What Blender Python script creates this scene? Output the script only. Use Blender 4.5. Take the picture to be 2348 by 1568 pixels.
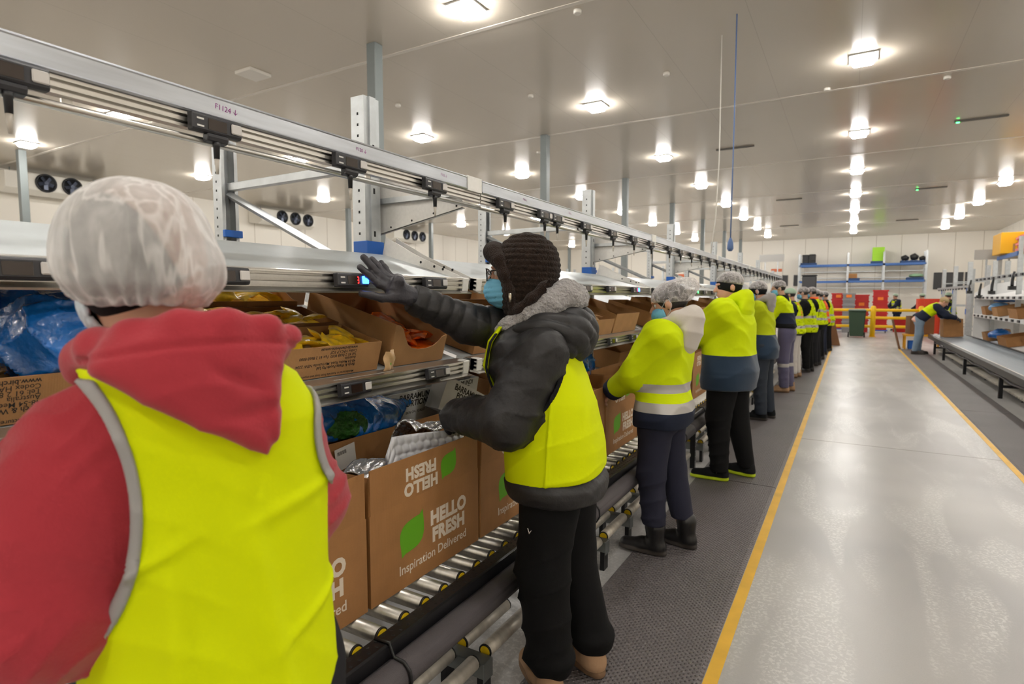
import bpy, bmesh, math, random
import numpy as np
from mathutils import Vector, Matrix
random.seed(7)
SC = bpy.context.scene
for _o in list(bpy.data.objects):
    bpy.data.objects.remove(_o)
COL = SC.collection
PI = math.pi
# ------------------------------------------------------------------ camera
cam_d = bpy.data.cameras.new('camera')
cam = bpy.data.objects.new('camera', cam_d)
COL.objects.link(cam)
cam_d.sensor_fit = 'HORIZONTAL'
cam_d.sensor_width = 36.0
cam_d.lens = 1317.0 / 2348.0 * 36.0
cam_d.clip_start = 0.05
cam_d.clip_end = 200
cam.matrix_world = Matrix(((0.86279669, -0.03903739, 0.50404163, 0.0),
                           (0.50555106, 0.06662301, -0.86022061, 0.0),
                           (0.0, 0.99701427, 0.07721751, 1.5),
                           (0, 0, 0, 1)))
cam_d.dof.use_dof = True
cam_d.dof.focus_distance = 2.1
cam_d.dof.aperture_fstop = 4.0
SC.camera = cam
# ------------------------------------------------------------------ world, exposure
W = bpy.data.worlds.new('world')
SC.world = W
W.use_nodes = True
W.node_tree.nodes['Background'].inputs[0].default_value = (0.8, 0.85, 0.9, 1)
W.node_tree.nodes['Background'].inputs[1].default_value = 0.02
SC.view_settings.view_transform = 'Standard'
SC.view_settings.look = 'None'
SC.view_settings.gamma = 1.0
SC.view_settings.use_curve_mapping = False
SC.view_settings.exposure = 0.48
LAMP_STRENGTH = 105.0
SC.cycles.use_denoising = True
SC.cycles.max_bounces = 7
SC.cycles.diffuse_bounces = 4
SC.cycles.glossy_bounces = 3
SC.cycles.transmission_bounces = 4
SC.cycles.transparent_max_bounces = 12
SC.cycles.sample_clamp_indirect = 6.0
SC.cycles.caustics_reflective = False
SC.cycles.caustics_refractive = False
SC.cycles.use_adaptive_sampling = True
SC.cycles.adaptive_threshold = 0.05

# ------------------------------------------------------------------ materials
def S(r, g, b):
    f = lambda c: (c / 255 / 12.92) if c / 255 <= 0.04045 else ((c / 255 + 0.055) / 1.055) ** 2.4
    return (f(r), f(g), f(b), 1.0)

MATS = {}
def mat(name, col, rough=0.5, metal=0.0, spec=0.5, var=None, bump=None, stretch=(1, 1, 1), emit=None, alpha=None,
        sheen=0.0, rvar=None, trans=0.0, coat=0.0, sub=0.0, extra=None):
    """a procedural Principled material; var=(scale, amount) colour mottling; bump=(scale, strength, distance)"""
    if name in MATS:
        return MATS[name]
    m = bpy.data.materials.new(name)
    m.use_nodes = True
    nt = m.node_tree
    N, L = nt.nodes, nt.links
    p = N['Principled BSDF']
    p.inputs['Base Color'].default_value = col
    p.inputs['Roughness'].default_value = rough
    p.inputs['Metallic'].default_value = metal
    p.inputs['Specular IOR Level'].default_value = spec
    if sheen:
        p.inputs['Sheen Weight'].default_value = sheen
    if coat:
        p.inputs['Coat Weight'].default_value = coat
        p.inputs['Coat Roughness'].default_value = 0.12
    if trans:
        p.inputs['Transmission Weight'].default_value = trans
    if sub:
        p.inputs['Subsurface Weight'].default_value = sub
        p.inputs['Subsurface Radius'].default_value = (0.01, 0.004, 0.002)
    if alpha is not None:
        p.inputs['Alpha'].default_value = alpha
    if emit:
        p.inputs['Emission Color'].default_value = emit[0]
        p.inputs['Emission Strength'].default_value = emit[1]
    tc = N.new('ShaderNodeTexCoord')
    mp = N.new('ShaderNodeMapping')
    mp.inputs['Scale'].default_value = stretch
    L.new(tc.outputs['Object'], mp.inputs['Vector'])
    if var or rvar:
        nz = N.new('ShaderNodeTexNoise')
        nz.inputs['Scale'].default_value = (var or rvar)[0]
        nz.inputs['Detail'].default_value = 5
        L.new(mp.outputs[0], nz.inputs['Vector'])
        if var:
            mr = N.new('ShaderNodeMapRange')
            mr.inputs[1].default_value = 0.3
            mr.inputs[2].default_value = 0.7
            mr.inputs[3].default_value = 1 - var[1]
            mr.inputs[4].default_value = 1 + var[1]
            L.new(nz.outputs[0], mr.inputs[0])
            mx = N.new('ShaderNodeVectorMath')
            mx.operation = 'SCALE'
            mx.inputs[0].default_value = col[:3]
            L.new(mr.outputs[0], mx.inputs['Scale'])
            L.new(mx.outputs[0], p.inputs['Base Color'])
        if rvar:
            mr2 = N.new('ShaderNodeMapRange')
            mr2.inputs[1].default_value = 0.3
            mr2.inputs[2].default_value = 0.7
            mr2.inputs[3].default_value = max(0.02, rough - rvar[1])
            mr2.inputs[4].default_value = rough + rvar[1]
            L.new(nz.outputs[0], mr2.inputs[0])
            L.new(mr2.outputs[0], p.inputs['Roughness'])
    if bump:
        nb = N.new('ShaderNodeTexNoise')
        nb.inputs['Scale'].default_value = bump[0]
        nb.inputs['Detail'].default_value = 4
        L.new(mp.outputs[0], nb.inputs['Vector'])
        b = N.new('ShaderNodeBump')
        b.inputs['Strength'].default_value = bump[1]
        b.inputs['Distance'].default_value = bump[2] if len(bump) > 2 else 0.01
        L.new(nb.outputs[0], b.inputs['Height'])
        L.new(b.outputs[0], p.inputs['Normal'])
    if extra:
        extra(nt, p, mp)
    MATS[name] = m
    return m

# ------------------------------------------------------------------ objects
def tag(o, label=None, cat=None, group=None, kind=None):
    if label: o['label'] = label
    if cat: o['category'] = cat
    if group: o['group'] = group
    if kind: o['kind'] = kind
    return o

def thing(name, label, cat, loc=(0, 0, 0), rot=(0, 0, 0), group=None, kind=None):
    o = bpy.data.objects.new(name, None)
    o.empty_display_size = 0.1
    COL.objects.link(o)
    o.location = loc
    o.rotation_euler = rot if not isinstance(rot, (int, float)) else (0, 0, rot)
    return tag(o, label, cat, group, kind)

def link_mesh(name, me, parent=None, mats=()):
    o = bpy.data.objects.new(name, me)
    COL.objects.link(o)
    for m in mats:
        me.materials.append(m)
    if parent is not None:
        o.parent = parent
    return o

def kids(o):
    return list(o.children)

def dup(o, loc=None, rot=None, label=None, group=None, parent=None):
    c = o.copy()
    COL.objects.link(c)
    if parent is not None: c.parent = parent
    if loc is not None: c.location = loc
    if rot is not None: c.rotation_euler = rot
    if label: c['label'] = label
    if group: c['group'] = group
    for ch in kids(o):
        dup(ch, parent=c)
    return c

class MB:
    """collects solids into one mesh"""
    def __init__(s):
        s.v, s.f, s.m, s.mi, s.sm = [], [], [], 0, []
        s.smooth = False
        s.X = None
    def add(s, vs, fs, smooth=None):
        n = len(s.v)
        if s.X is not None:
            vs = [tuple(s.X @ Vector(p)) for p in vs]
        s.v += [tuple(map(float, p)) for p in vs]
        for f in fs:
            s.f.append([i + n for i in f])
            s.m.append(s.mi)
            s.sm.append(s.smooth if smooth is None else smooth)
        return s
    def box(s, x0, x1, y0, y1, z0, z1):
        vs = [(x, y, z) for z in (z0, z1) for y in (y0, y1) for x in (x0, x1)]
        return s.add(vs, [(0, 2, 3, 1), (4, 5, 7, 6), (0, 1, 5, 4), (2, 6, 7, 3), (0, 4, 6, 2), (1, 3, 7, 5)])
    def hexa(s, p):  # 8 points: bottom ccw 4, top ccw 4
        return s.add(p, [(3, 2, 1, 0), (4, 5, 6, 7), (0, 1, 5, 4), (1, 2, 6, 5), (2, 3, 7, 6), (3, 0, 4, 7)])
    def prism(s, poly, ax, t0, t1, smooth=False):
        """poly: 2D points; ax: axis of extrusion ('x': (y,z), 'y': (x,z), 'z': (x,y))"""
        def P(a, b, t):
            return {'x': (t, a, b), 'y': (a, t, b), 'z': (a, b, t)}[ax]
        n = len(poly)
        area = sum(poly[i][0] * poly[(i + 1) % n][1] - poly[(i + 1) % n][0] * poly[i][1] for i in range(n))
        if (area < 0) != (ax == 'y'):
            poly = poly[::-1]
        vs = [P(a, b, t0) for a, b in poly] + [P(a, b, t1) for a, b in poly]
        k = len(s.f)
        s.add(vs, [tuple(range(n))[::-1], tuple(range(n, 2 * n))], False)
        n0 = len(s.v) - 2 * n
        for i in range(n):
            j = (i + 1) % n
            s.f.append([n0 + i, n0 + j, n0 + n + j, n0 + n + i]); s.m.append(s.mi); s.sm.append(smooth)
        return s
    def tube(s, pts, r, seg=12, caps=True, smooth=True, r2=None):
        pts = [Vector(p) for p in pts]
        n = len(pts)
        rs = r if isinstance(r, (list, tuple)) else [r] * n
        if r2 is not None: rs = [r + (r2 - r) * i / (n - 1) for i in range(n)]
        vs, fs = [], []
        up = None
        for i, p in enumerate(pts):
            d = (pts[min(i + 1, n - 1)] - pts[max(i - 1, 0)]).normalized()
            if up is None:
                up = Vector((0, 0, 1)) if abs(d.z) < 0.9 else Vector((1, 0, 0))
            a = d.cross(up).normalized()
            b = a.cross(d).normalized()
            up = b
            for k in range(seg):
                t = 2 * PI * k / seg
                vs.append(p + (a * math.cos(t) + b * math.sin(t)) * rs[i])
        for i in range(n - 1):
            for k in range(seg):
                k2 = (k + 1) % seg
                fs.append((i * seg + k, i * seg + k2, (i + 1) * seg + k2, (i + 1) * seg + k))
        s.add(vs, [f[::-1] for f in fs], smooth)
        if caps:
            n0 = len(s.v) - len(vs)
            s.f.append([n0 + k for k in range(seg)]); s.m.append(s.mi); s.sm.append(False)
            s.f.append([n0 + (n - 1) * seg + k for k in range(seg)][::-1]); s.m.append(s.mi); s.sm.append(False)
        return s
    def cyl(s, p0, p1, r, seg=16, r1=None):
        return s.tube([p0, p1], [r, r if r1 is None else r1], seg)
    def lathe(s, prof, seg=20, smooth=True):
        vs, fs = [], []
        n = len(prof)
        for r, z in prof:
            for k in range(seg):
                t = 2 * PI * k / seg
                vs.append((r * math.cos(t), r * math.sin(t), z))
        for i in range(n - 1):
            for k in range(seg):
                k2 = (k + 1) % seg
                fs.append((i * seg + k, i * seg + k2, (i + 1) * seg + k2, (i + 1) * seg + k))
        fs.append(tuple(range(seg))[::-1]); fs.append(tuple((n - 1) * seg + k for k in range(seg)))
        return s.add(vs, fs, smooth)
    def build(s, name, mats, parent=None, bev=0.0, kind=None, seg=1):
        me = bpy.data.meshes.new(name)
        me.from_pydata(s.v, [], s.f)
        for p, mi, sm in zip(me.polygons, s.m, s.sm):
            p.material_index = mi
            p.use_smooth = sm
        if bev:
            bm = bmesh.new(); bm.from_mesh(me)
            es = [e for e in bm.edges if len(e.link_faces) == 2 and e.calc_face_angle(0) > 0.6]
            if es:
                bmesh.ops.bevel(bm, geom=es, offset=bev, segments=seg, affect='EDGES', clamp_overlap=True)
            bm.to_mesh(me); bm.free()
        o = link_mesh(name, me, parent, mats if isinstance(mats, (list, tuple)) else [mats])
        if kind: o['kind'] = kind
        return o

def text_part(body, size, m, parent, M, bold=0.0, align='CENTER', name='lettering', spacing=1.0, sx=1.0, line=1.0, thick=0.0):
    """flat printed lettering, laid in the plane of matrix M"""
    cu = bpy.data.curves.new('tmp_text', 'FONT')
    cu.body = body
    cu.size = size
    cu.align_x = align
    cu.align_y = 'CENTER'
    cu.offset = bold
    cu.space_character = spacing
    cu.space_line = line
    cu.extrude = thick
    cu.resolution_u = 3
    ob = bpy.data.objects.new('tmp_text', cu)
    COL.objects.link(ob)
    dg = bpy.context.evaluated_depsgraph_get()
    me = bpy.data.meshes.new_from_object(ob.evaluated_get(dg))
    bpy.data.objects.remove(ob)
    bpy.data.curves.remove(cu)
    me.transform(M @ Matrix.Diagonal((sx, 1, 1, 1)))
    me.materials.clear()
    me.name = name
    return link_mesh(name, me, parent, [m])

# ------------------------------------------------------------------ implicit surfaces (bodies and clothes)
def nrm(a):
    return np.sqrt((a * a).sum(1))
def smin(a, b, k):
    h = np.clip(0.5 + 0.5 * (b - a) / k, 0, 1)
    return b + (a - b) * h - k * h * (1 - h)
def smax(a, b, k):
    return -smin(-a, -b, k)
def sm_all(ds, k):
    d = ds[0]
    for e in ds[1:]:
        d = smin(d, e, k)
    return d
def rc(P, a, b, ra, rb):
    a = np.asarray(a, float); b = np.asarray(b, float)
    ab = b - a
    t = np.clip(((P - a) @ ab) / max(ab @ ab, 1e-9), 0, 1)
    return nrm(P - a - t[:, None] * ab) - (ra + (rb - ra) * t)
def chain(P, pts, rs, k=0.02):
    d = None
    for i in range(len(pts) - 1):
        e = rc(P, pts[i], pts[i + 1], rs[i], rs[i + 1])
        d = e if d is None else smin(d, e, k)
    return d
def rotm(rx=0, ry=0, rz=0):
    return np.array((Matrix.Rotation(rz, 3, 'Z') @ Matrix.Rotation(ry, 3, 'Y') @ Matrix.Rotation(rx, 3, 'X')))
def ell(P, c, r, R=None):
    q = P - np.asarray(c, float)
    if R is not None: q = q @ R
    r = np.asarray(r, float)
    k0 = nrm(q / r); k1 = nrm(q / (r * r))
    return k0 * (k0 - 1) / np.maximum(k1, 1e-6)
def rbox(P, c, hs, rad, R=None):
    q = P - np.asarray(c, float)
    if R is not None: q = q @ R
    q = np.abs(q) - (np.asarray(hs, float) - rad)
    return nrm(np.maximum(q, 0)) + np.minimum(q.max(1), 0) - rad
def loft(P, tab, off=0.0, pw=2.4):
    """tab rows: z, cx, cy, a, b : a stack of super-ellipses"""
    T = np.asarray(tab, float)
    z = P[:, 2]
    cx = np.interp(z, T[:, 0], T[:, 1]); cy = np.interp(z, T[:, 0], T[:, 2])
    a = np.interp(z, T[:, 0], T[:, 3]) + off; b = np.interp(z, T[:, 0], T[:, 4]) + off
    qx = np.abs(P[:, 0] - cx) / a; qy = np.abs(P[:, 1] - cy) / b
    k = (qx ** pw + qy ** pw) ** (1 / pw)
    d = (k - 1) * np.minimum(a, b) * 0.9
    cap = np.maximum(T[0, 0] - off - z, z - T[-1, 0] - off)
    return smax(d, cap, 0.02)
def poly2(px, pz, poly):
    """signed distance in 2-D, negative inside"""
    V = np.asarray(poly, float)
    n = len(V)
    d = np.full(len(px), 1e9); s = np.ones(len(px))
    for i in range(n):
        a, b = V[i], V[i - 1]
        ex, ez = b - a
        wx, wz = px - a[0], pz - a[1]
        t = np.clip((wx * ex + wz * ez) / (ex * ex + ez * ez), 0, 1)
        d = np.minimum(d, (wx - ex * t) ** 2 + (wz - ez * t) ** 2)
        c1 = pz >= a[1]; c2 = pz < b[1]; c3 = ex * wz > ez * wx
        s = np.where((c1 & c2 & c3) | (~c1 & ~c2 & ~c3), -s, s)
    return s * np.sqrt(d)
def wob(P, freq, seed, n=4, anis=(1, 1, 1)):
    """cheap smooth noise, about -1..1"""
    rg = np.random.RandomState(seed)
    q = P * np.asarray(anis, float)
    o = np.zeros(len(P))
    for i in range(n):
        d = rg.normal(size=3); d /= np.linalg.norm(d)
        f = freq * (0.6 + 0.9 * rg.rand())
        d2 = rg.normal(size=3); d2 /= np.linalg.norm(d2)
        o += np.sin(q @ d * f + rg.rand() * 6.28 + 1.4 * np.sin(q @ d2 * f * 0.6 + rg.rand() * 6.28))
    return o / n * 1.4
def creases(P, freq, seed, d=(0, 0, 1), sharp=0.35):
    """fold ridges running across direction d"""
    rg = np.random.RandomState(seed)
    d = np.asarray(d, float); d = d / np.linalg.norm(d)
    w = wob(P, freq * 0.35, seed + 5, 3)
    s = np.sin(P @ d * freq + 2.2 * w)
    m = np.clip(0.5 + 0.9 * wob(P, freq * 0.3, seed + 9, 3), 0, 1)
    return (1 - np.abs(s) ** sharp * 1.0) * m

def sdf_mesh(f, lo, hi, h, name='mesh'):
    lo = np.asarray(lo, float); hi = np.asarray(hi, float)
    B = 6
    nb = np.maximum(1, np.ceil((hi - lo) / (h * B)).astype(int))
    n = nb * B + 1
    gx = [lo[i] + h * np.arange(n[i]) for i in range(3)]
    bc = [lo[i] + h * (B * np.arange(nb[i]) + B / 2) for i in range(3)]
    C = np.stack(np.meshgrid(*bc, indexing='ij'), -1).reshape(-1, 3)
    dc = f(C).reshape(nb)
    act = np.abs(dc) < h * B * 0.87 * 1.5 + 0.012
    D = np.repeat(np.repeat(np.repeat(dc, B, 0), B, 1), B, 2)
    D = np.pad(D, ((0, 1), (0, 1), (0, 1)), mode='edge')
    A = np.repeat(np.repeat(np.repeat(act, B, 0), B, 1), B, 2)
    A = np.pad(A, ((0, 1), (0, 1), (0, 1)), mode='edge')
    A2 = A.copy()
    for ax in range(3):
        sl = [slice(None)] * 3; sr = [slice(None)] * 3
        sl[ax] = slice(1, None); sr[ax] = slice(None, -1)
        A2[tuple(sl)] |= A[tuple(sr)]
    ii = np.argwhere(A2)
    if len(ii) == 0:
        raise ValueError('empty sdf ' + name)
    D[A2] = f(lo + ii * h)
    D[np.abs(D) < 1e-9] = 1e-9
    neg = D < 0
    c = np.zeros(n - 1, int)
    for dx in (0, 1):
        for dy in (0, 1):
            for dz in (0, 1):
                c += neg[dx:n[0] - 1 + dx, dy:n[1] - 1 + dy, dz:n[2] - 1 + dz]
    cell = (c > 0) & (c < 8)
    ci = np.argwhere(cell)
    idx = -np.ones(cell.shape, int)
    idx[cell] = np.arange(len(ci))
    acc = np.zeros((len(ci), 3)); cnt = np.zeros(len(ci))
    cor = [(0, 0, 0), (1, 0, 0), (0, 1, 0), (1, 1, 0), (0, 0, 1), (1, 0, 1), (0, 1, 1), (1, 1, 1)]
    for a in range(8):
        for b in range(a + 1, 8):
            if sum(abs(cor[a][i] - cor[b][i]) for i in range(3)) != 1: continue
            pa = ci + np.array(cor[a]); pb = ci + np.array(cor[b])
            da = D[pa[:, 0], pa[:, 1], pa[:, 2]]; db = D[pb[:, 0], pb[:, 1], pb[:, 2]]
            x = (da < 0) != (db < 0)
            t = np.where(x, da / np.where(x, da - db, 1), 0)
            acc += np.where(x[:, None], pa + t[:, None] * (pb - pa), 0); cnt += x
    V = lo + h * acc / cnt[:, None]
    faces = []
    for ax in range(3):
        sl = [slice(None)] * 3; sr = [slice(None)] * 3
        sl[ax] = slice(1, None); sr[ax] = slice(None, -1)
        e0 = neg[tuple(sr)]; e1 = neg[tuple(sl)]
        ed = np.argwhere(e0 != e1)
        u, v = [(1, 2), (2, 0), (0, 1)][ax]
        ok = (ed[:, u] > 0) & (ed[:, v] > 0) & (ed[:, u] < n[u] - 1) & (ed[:, v] < n[v] - 1)
        ed = ed[ok]
        flip = e0[ed[:, 0], ed[:, 1], ed[:, 2]]
        q = []
        for du, dv in ((1, 1), (0, 1), (0, 0), (1, 0)):
            p = ed.copy(); p[:, u] -= du; p[:, v] -= dv
            q.append(idx[p[:, 0], p[:, 1], p[:, 2]])
        q = np.stack(q, 1)
        q = np.where(flip[:, None], q, q[:, ::-1])
        faces.append(q)
    F = np.concatenate(faces)
    F = F[(F >= 0).all(1)]
    # pull the vertices onto the surface
    e = h * 0.25
    d = f(V)
    g = np.stack([f(V + np.eye(3)[i] * e) - f(V - np.eye(3)[i] * e) for i in range(3)], 1) / (2 * e)
    gg = np.maximum((g * g).sum(1), 0.15)
    stp = -(d / gg)[:, None] * g
    ln = nrm(stp)
    stp *= np.minimum(1, 0.6 * h / np.maximum(ln, 1e-9))[:, None]
    V = V + stp
    return V, F

def sdf_obj(name, f, lo, hi, h, mats, parent, cuts=(), chooser=None, label=None):
    V, F = sdf_mesh(f, lo, hi, h, name)
    me = bpy.data.meshes.new(name)
    me.from_pydata(V.tolist(), [], F.tolist())
    mats = mats if isinstance(mats, (list, tuple)) else [mats]
    if cuts:
        bm = bmesh.new(); bm.from_mesh(me)
        for co, no in cuts:
            bmesh.ops.bisect_plane(bm, geom=bm.verts[:] + bm.edges[:] + bm.faces[:], plane_co=co, plane_no=no, dist=h * 0.05)
        bm.to_mesh(me); bm.free()
    nf = len(me.polygons)
    me.polygons.foreach_set('use_smooth', [True] * nf)
    if chooser is not None:
        cc = np.zeros(nf * 3); me.polygons.foreach_get('center', cc)
        mi = chooser(cc.reshape(-1, 3)).astype(int)
        me.polygons.foreach_set('material_index', mi.tolist())
    o = link_mesh(name, me, parent, mats)
    if label: o['label'] = label
    return o
# ------------------------------------------------------------------ room shell
RX0, RX1, RY0, RY1, RZ = -20.0, 6.6, -7.0, 39.0, 5.0

def floor_extra(nt, p, mp):
    N, L = nt.nodes, nt.links
    def noise(scale, detail=3, dist=0.0, vec=None, rough=.5):
        n = N.new('ShaderNodeTexNoise'); n.inputs['Scale'].default_value = scale; n.inputs['Detail'].default_value = detail
        n.inputs['Distortion'].default_value = dist; n.inputs['Roughness'].default_value = rough
        L.new(vec or mp.outputs[0], n.inputs['Vector']); return n.outputs[0]
    def rng(v, a, b, c, d, smooth=False):
        m = N.new('ShaderNodeMapRange'); m.inputs[1].default_value = a; m.inputs[2].default_value = b; m.inputs[3].default_value = c; m.inputs[4].default_value = d
        if smooth: m.interpolation_type = 'SMOOTHSTEP'
        L.new(v, m.inputs[0]); return m.outputs[0]
    def mul(a, b):
        m = N.new('ShaderNodeMath'); m.operation = 'MULTIPLY'; L.new(a, m.inputs[0]); L.new(b, m.inputs[1]); return m.outputs[0]
    def mix(f, a, b):
        m = N.new('ShaderNodeMix'); m.data_type = 'RGBA'; L.new(f, m.inputs[0])
        for sock, c in ((6, a), (7, b)):
            if isinstance(c, tuple): m.inputs[sock].default_value = c
            else: L.new(c, m.inputs[sock])
        return m.outputs[2]
    # trowelled concrete: soft clouds, speckled pale scuff tracks sweeping across the aisle, one sawn joint
    m2 = N.new('ShaderNodeMapping'); m2.inputs['Rotation'].default_value = (0, 0, .95); m2.inputs['Scale'].default_value = (2.6, .55, 1)
    L.new(mp.outputs[0], m2.inputs['Vector'])
    cloud = noise(.55, 3)
    tracks = rng(noise(1.3, 2, .8, m2.outputs[0]), .47, .64, 0, 1, True)
    speck = rng(noise(60, 4, .6), .48, .62, 0, 1, True)
    fine = rng(noise(160, 2), .3, .7, .97, 1.03)
    base = mix(rng(cloud, .35, .65, 0, 1, True), S(160, 158, 157), S(180, 177, 174))
    c = mix(mul(tracks, rng(speck, 0, 1, .15, .62)), base, S(216, 214, 209))
    sp = N.new('ShaderNodeVectorMath'); sp.operation = 'SCALE'; L.new(c, sp.inputs[0]); L.new(fine, sp.inputs['Scale'])
    sx = N.new('ShaderNodeSeparateXYZ'); L.new(mp.outputs[0], sx.inputs[0])
    ad = N.new('ShaderNodeMath'); ad.operation = 'SUBTRACT'; L.new(sx.outputs['Y'], ad.inputs[0]); ad.inputs[1].default_value = 6.77
    ab = N.new('ShaderNodeMath'); ab.operation = 'PINGPONG'; L.new(ad.outputs[0], ab.inputs[0]); ab.inputs[1].default_value = 4.5
    lt = N.new('ShaderNodeMath'); lt.operation = 'LESS_THAN'; L.new(ab.outputs[0], lt.inputs[0]); lt.inputs[1].default_value = 0.009
    L.new(mix(lt.outputs[0], sp.outputs[0], S(96, 84, 74)), p.inputs['Base Color'])
    L.new(rng(noise(.9, 3), .3, .7, .285, .38), p.inputs['Roughness'])

def panel_extra(axis, period, col, dark, width, rough):
    def ex(nt, p, mp):
        N, L = nt.nodes, nt.links
        sx = N.new('ShaderNodeSeparateXYZ'); L.new(mp.outputs[0], sx.inputs[0])
        pp = N.new('ShaderNodeMath'); pp.operation = 'PINGPONG'; L.new(sx.outputs[axis], pp.inputs[0]); pp.inputs[1].default_value = period / 2
        lt = N.new('ShaderNodeMath'); lt.operation = 'LESS_THAN'; L.new(pp.outputs[0], lt.inputs[0]); lt.inputs[1].default_value = width
        mj = N.new('ShaderNodeMix'); mj.data_type = 'RGBA'; L.new(lt.outputs[0], mj.inputs[0])
        mj.inputs[6].default_value = col; mj.inputs[7].default_value = dark
        L.new(mj.outputs[2], p.inputs['Base Color'])
        nz = N.new('ShaderNodeTexNoise'); nz.inputs['Scale'].default_value = 0.8; nz.inputs['Detail'].default_value = 3
        L.new(mp.outputs[0], nz.inputs['Vector'])
        b = N.new('ShaderNodeBump'); b.inputs['Strength'].default_value = 0.05; b.inputs['Distance'].default_value = 0.05
        L.new(nz.outputs[0], b.inputs['Height']); L.new(b.outputs[0], p.inputs['Normal'])
    return ex

m_floor = mat('concrete', S(170, 167, 162), 0.3, extra=floor_extra)
m_ceil = mat("ceiling_panel", S(188, 180, 168), 0.2, spec=0.75, extra=panel_extra('X', 1.2, S(196, 186, 171), S(182, 172, 158), 0.004, 0.2))
m_wally = mat('wall_panel_y', S(222, 214, 198), 0.4, extra=panel_extra('Y', 1.2, S(242, 236, 225), S(188, 178, 160), 0.012, 0.4))
m_wallx = mat('wall_panel_x', S(222, 214, 198), 0.4, extra=panel_extra('X', 1.2, S(242, 236, 225), S(188, 178, 160), 0.012, 0.4))
def slab(name, x0, x1, y0, y1, z0, z1, m):
    return MB().box(x0, x1, y0, y1, z0, z1).build(name, m, kind='structure')
slab('floor', RX0, RX1, RY0, RY1, -0.1, 0, m_floor)
slab('ceiling', RX0, RX1, RY0, RY1, RZ, RZ + 0.1, m_ceil)
slab('wall_back', RX0, RX1, RY1, RY1 + 0.1, 0, RZ, m_wallx)
slab('wall_front', RX0, RX1, RY0 - 0.1, RY0, 0, RZ, m_wallx)
slab('wall_left', RX0 - 0.1, RX0, RY0, RY1, 0, RZ, m_wally)
slab('wall_right', RX1, RX1 + 0.1, RY0, RY1, 0, RZ, m_wally)
m_trim = mat('flashing', S(214, 207, 195), 0.35)
for k, y in enumerate((1.3, 6.55, 11.4, 16.7, 21.9, 27.1, 32.3)):
    slab('trim_%d' % (k + 1), RX0 + .01, RX1 - .01, y - 0.035, y + 0.035, RZ - 0.006, RZ - 0.0005, m_trim)
# floor markings and mats
m_yel = mat('line_paint', S(226, 176, 44), 0.45, var=(6, 0.12), bump=(60, 0.1, 0.001))
def line(x0, x1, y0, y1):
    o = MB().box(x0, x1, y0, y1, 0.0004, 0.0024).build('floor_marking', m_yel, kind='structure')
line(-0.437, -0.385, 0.4, 20.2)
line(1.275, 1.325, 1.0, 20.2)

def mat_extra(nt, p, mp):
    N, L = nt.nodes, nt.links
    v = N.new('ShaderNodeTexVoronoi'); v.inputs['Scale'].default_value = 1.0; v.inputs['Randomness'].default_value = 0.0
    m2 = N.new('ShaderNodeMapping'); m2.inputs['Scale'].default_value = (52, 52, 1); m2.inputs['Rotation'].default_value = (0, 0, 0.785)
    m2.vector_type = 'POINT'
    L.new(mp.outputs[0], m2.inputs['Vector']); L.new(m2.outputs[0], v.inputs['Vector'])
    r = N.new('ShaderNodeMapRange'); r.inputs[1].default_value = 0.1; r.inputs[2].default_value = 0.42; r.inputs[3].default_value = 1; r.inputs[4].default_value = 0
    r.interpolation_type = 'SMOOTHSTEP'
    L.new(v.outputs['Distance'], r.inputs[0])
    b = N.new('ShaderNodeBump'); b.inputs['Strength'].default_value = 1.0; b.inputs['Distance'].default_value = 0.006
    L.new(r.outputs[0], b.inputs['Height']); L.new(b.outputs[0], p.inputs['Normal'])
m_mat = mat('rubber_mat', S(98, 92, 92), 0.5, var=(1.5, 0.12), extra=mat_extra)
y = 0.9; i = 0
ords = ['nearest', 'second', 'third', 'fourth', 'fifth', 'sixth', 'seventh', 'eighth', 'ninth', 'tenth', 'eleventh', 'twelfth', 'thirteenth', 'fourteenth', 'fifteenth',
        'sixteenth', 'seventeenth', 'eighteenth', 'nineteenth', 'twentieth', 'twenty-first', 'twenty-second', 'twenty-third', 'twenty-fourth', 'twenty-fifth', 'twenty-sixth',
        'twenty-seventh', 'twenty-eighth', 'twenty-ninth', 'thirtieth', 'thirty-first', 'thirty-second', 'thirty-third', 'thirty-fourth', 'thirty-fifth', 'thirty-sixth', 'thirty-seventh', 'thirty-eighth', 'thirty-ninth', 'fortieth']
def ordn(i): return 'first' if i == 0 else ords[i]
for (a, b_) in ((0.3, 4.85), (4.86, 9.9), (9.91, 15.0), (15.01, 20.0)):
    o = MB().prism([(-1.05, 0.001), (-0.44, 0.001), (-0.445, 0.006), (-0.46, 0.011), (-1.03, 0.011), (-1.045, 0.006)], 'y', a, b_).build('rubber_mat', m_mat)
    tag(o, 'grey dimpled rubber floor mat along the packing line, %s from the camera' % ordn(i), 'mat', 'mats along the packing line'); i += 1
i = 0
for (a, b_) in ((4.0, 9.5), (9.51, 14.6), (14.61, 20.0)):
    o = MB().prism([(1.33, 0.001), (1.875, 0.001), (1.87, 0.006), (1.86, 0.011), (1.345, 0.011), (1.335, 0.006)], 'y', a, b_).build('rubber_mat', m_mat)
    tag(o, 'grey rubber floor mat beside the black belt conveyor, %s from the camera' % ordn(i), 'mat', 'mats along the belt conveyor'); i += 1

# columns (building steel)
m_col = mat('column_paint', S(118, 124, 124), 0.45, var=(3, 0.06))
for X in (-5.83, -17.2):
    for k in range(8):
        yy = 0.97 + 5.2 * k
        if yy > 38: continue
        mb = MB()
        mb.box(X - .08, X + .08, yy - .08, yy + .08, 0.0, RZ)
        mb.box(X - .16, X + .16, yy - .16, yy + .16, 0.0, 0.02)
        mb.build('column_%d' % (k + 1 + (8 if X < -10 else 0)), m_col, bev=0.008, kind='structure')

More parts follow.
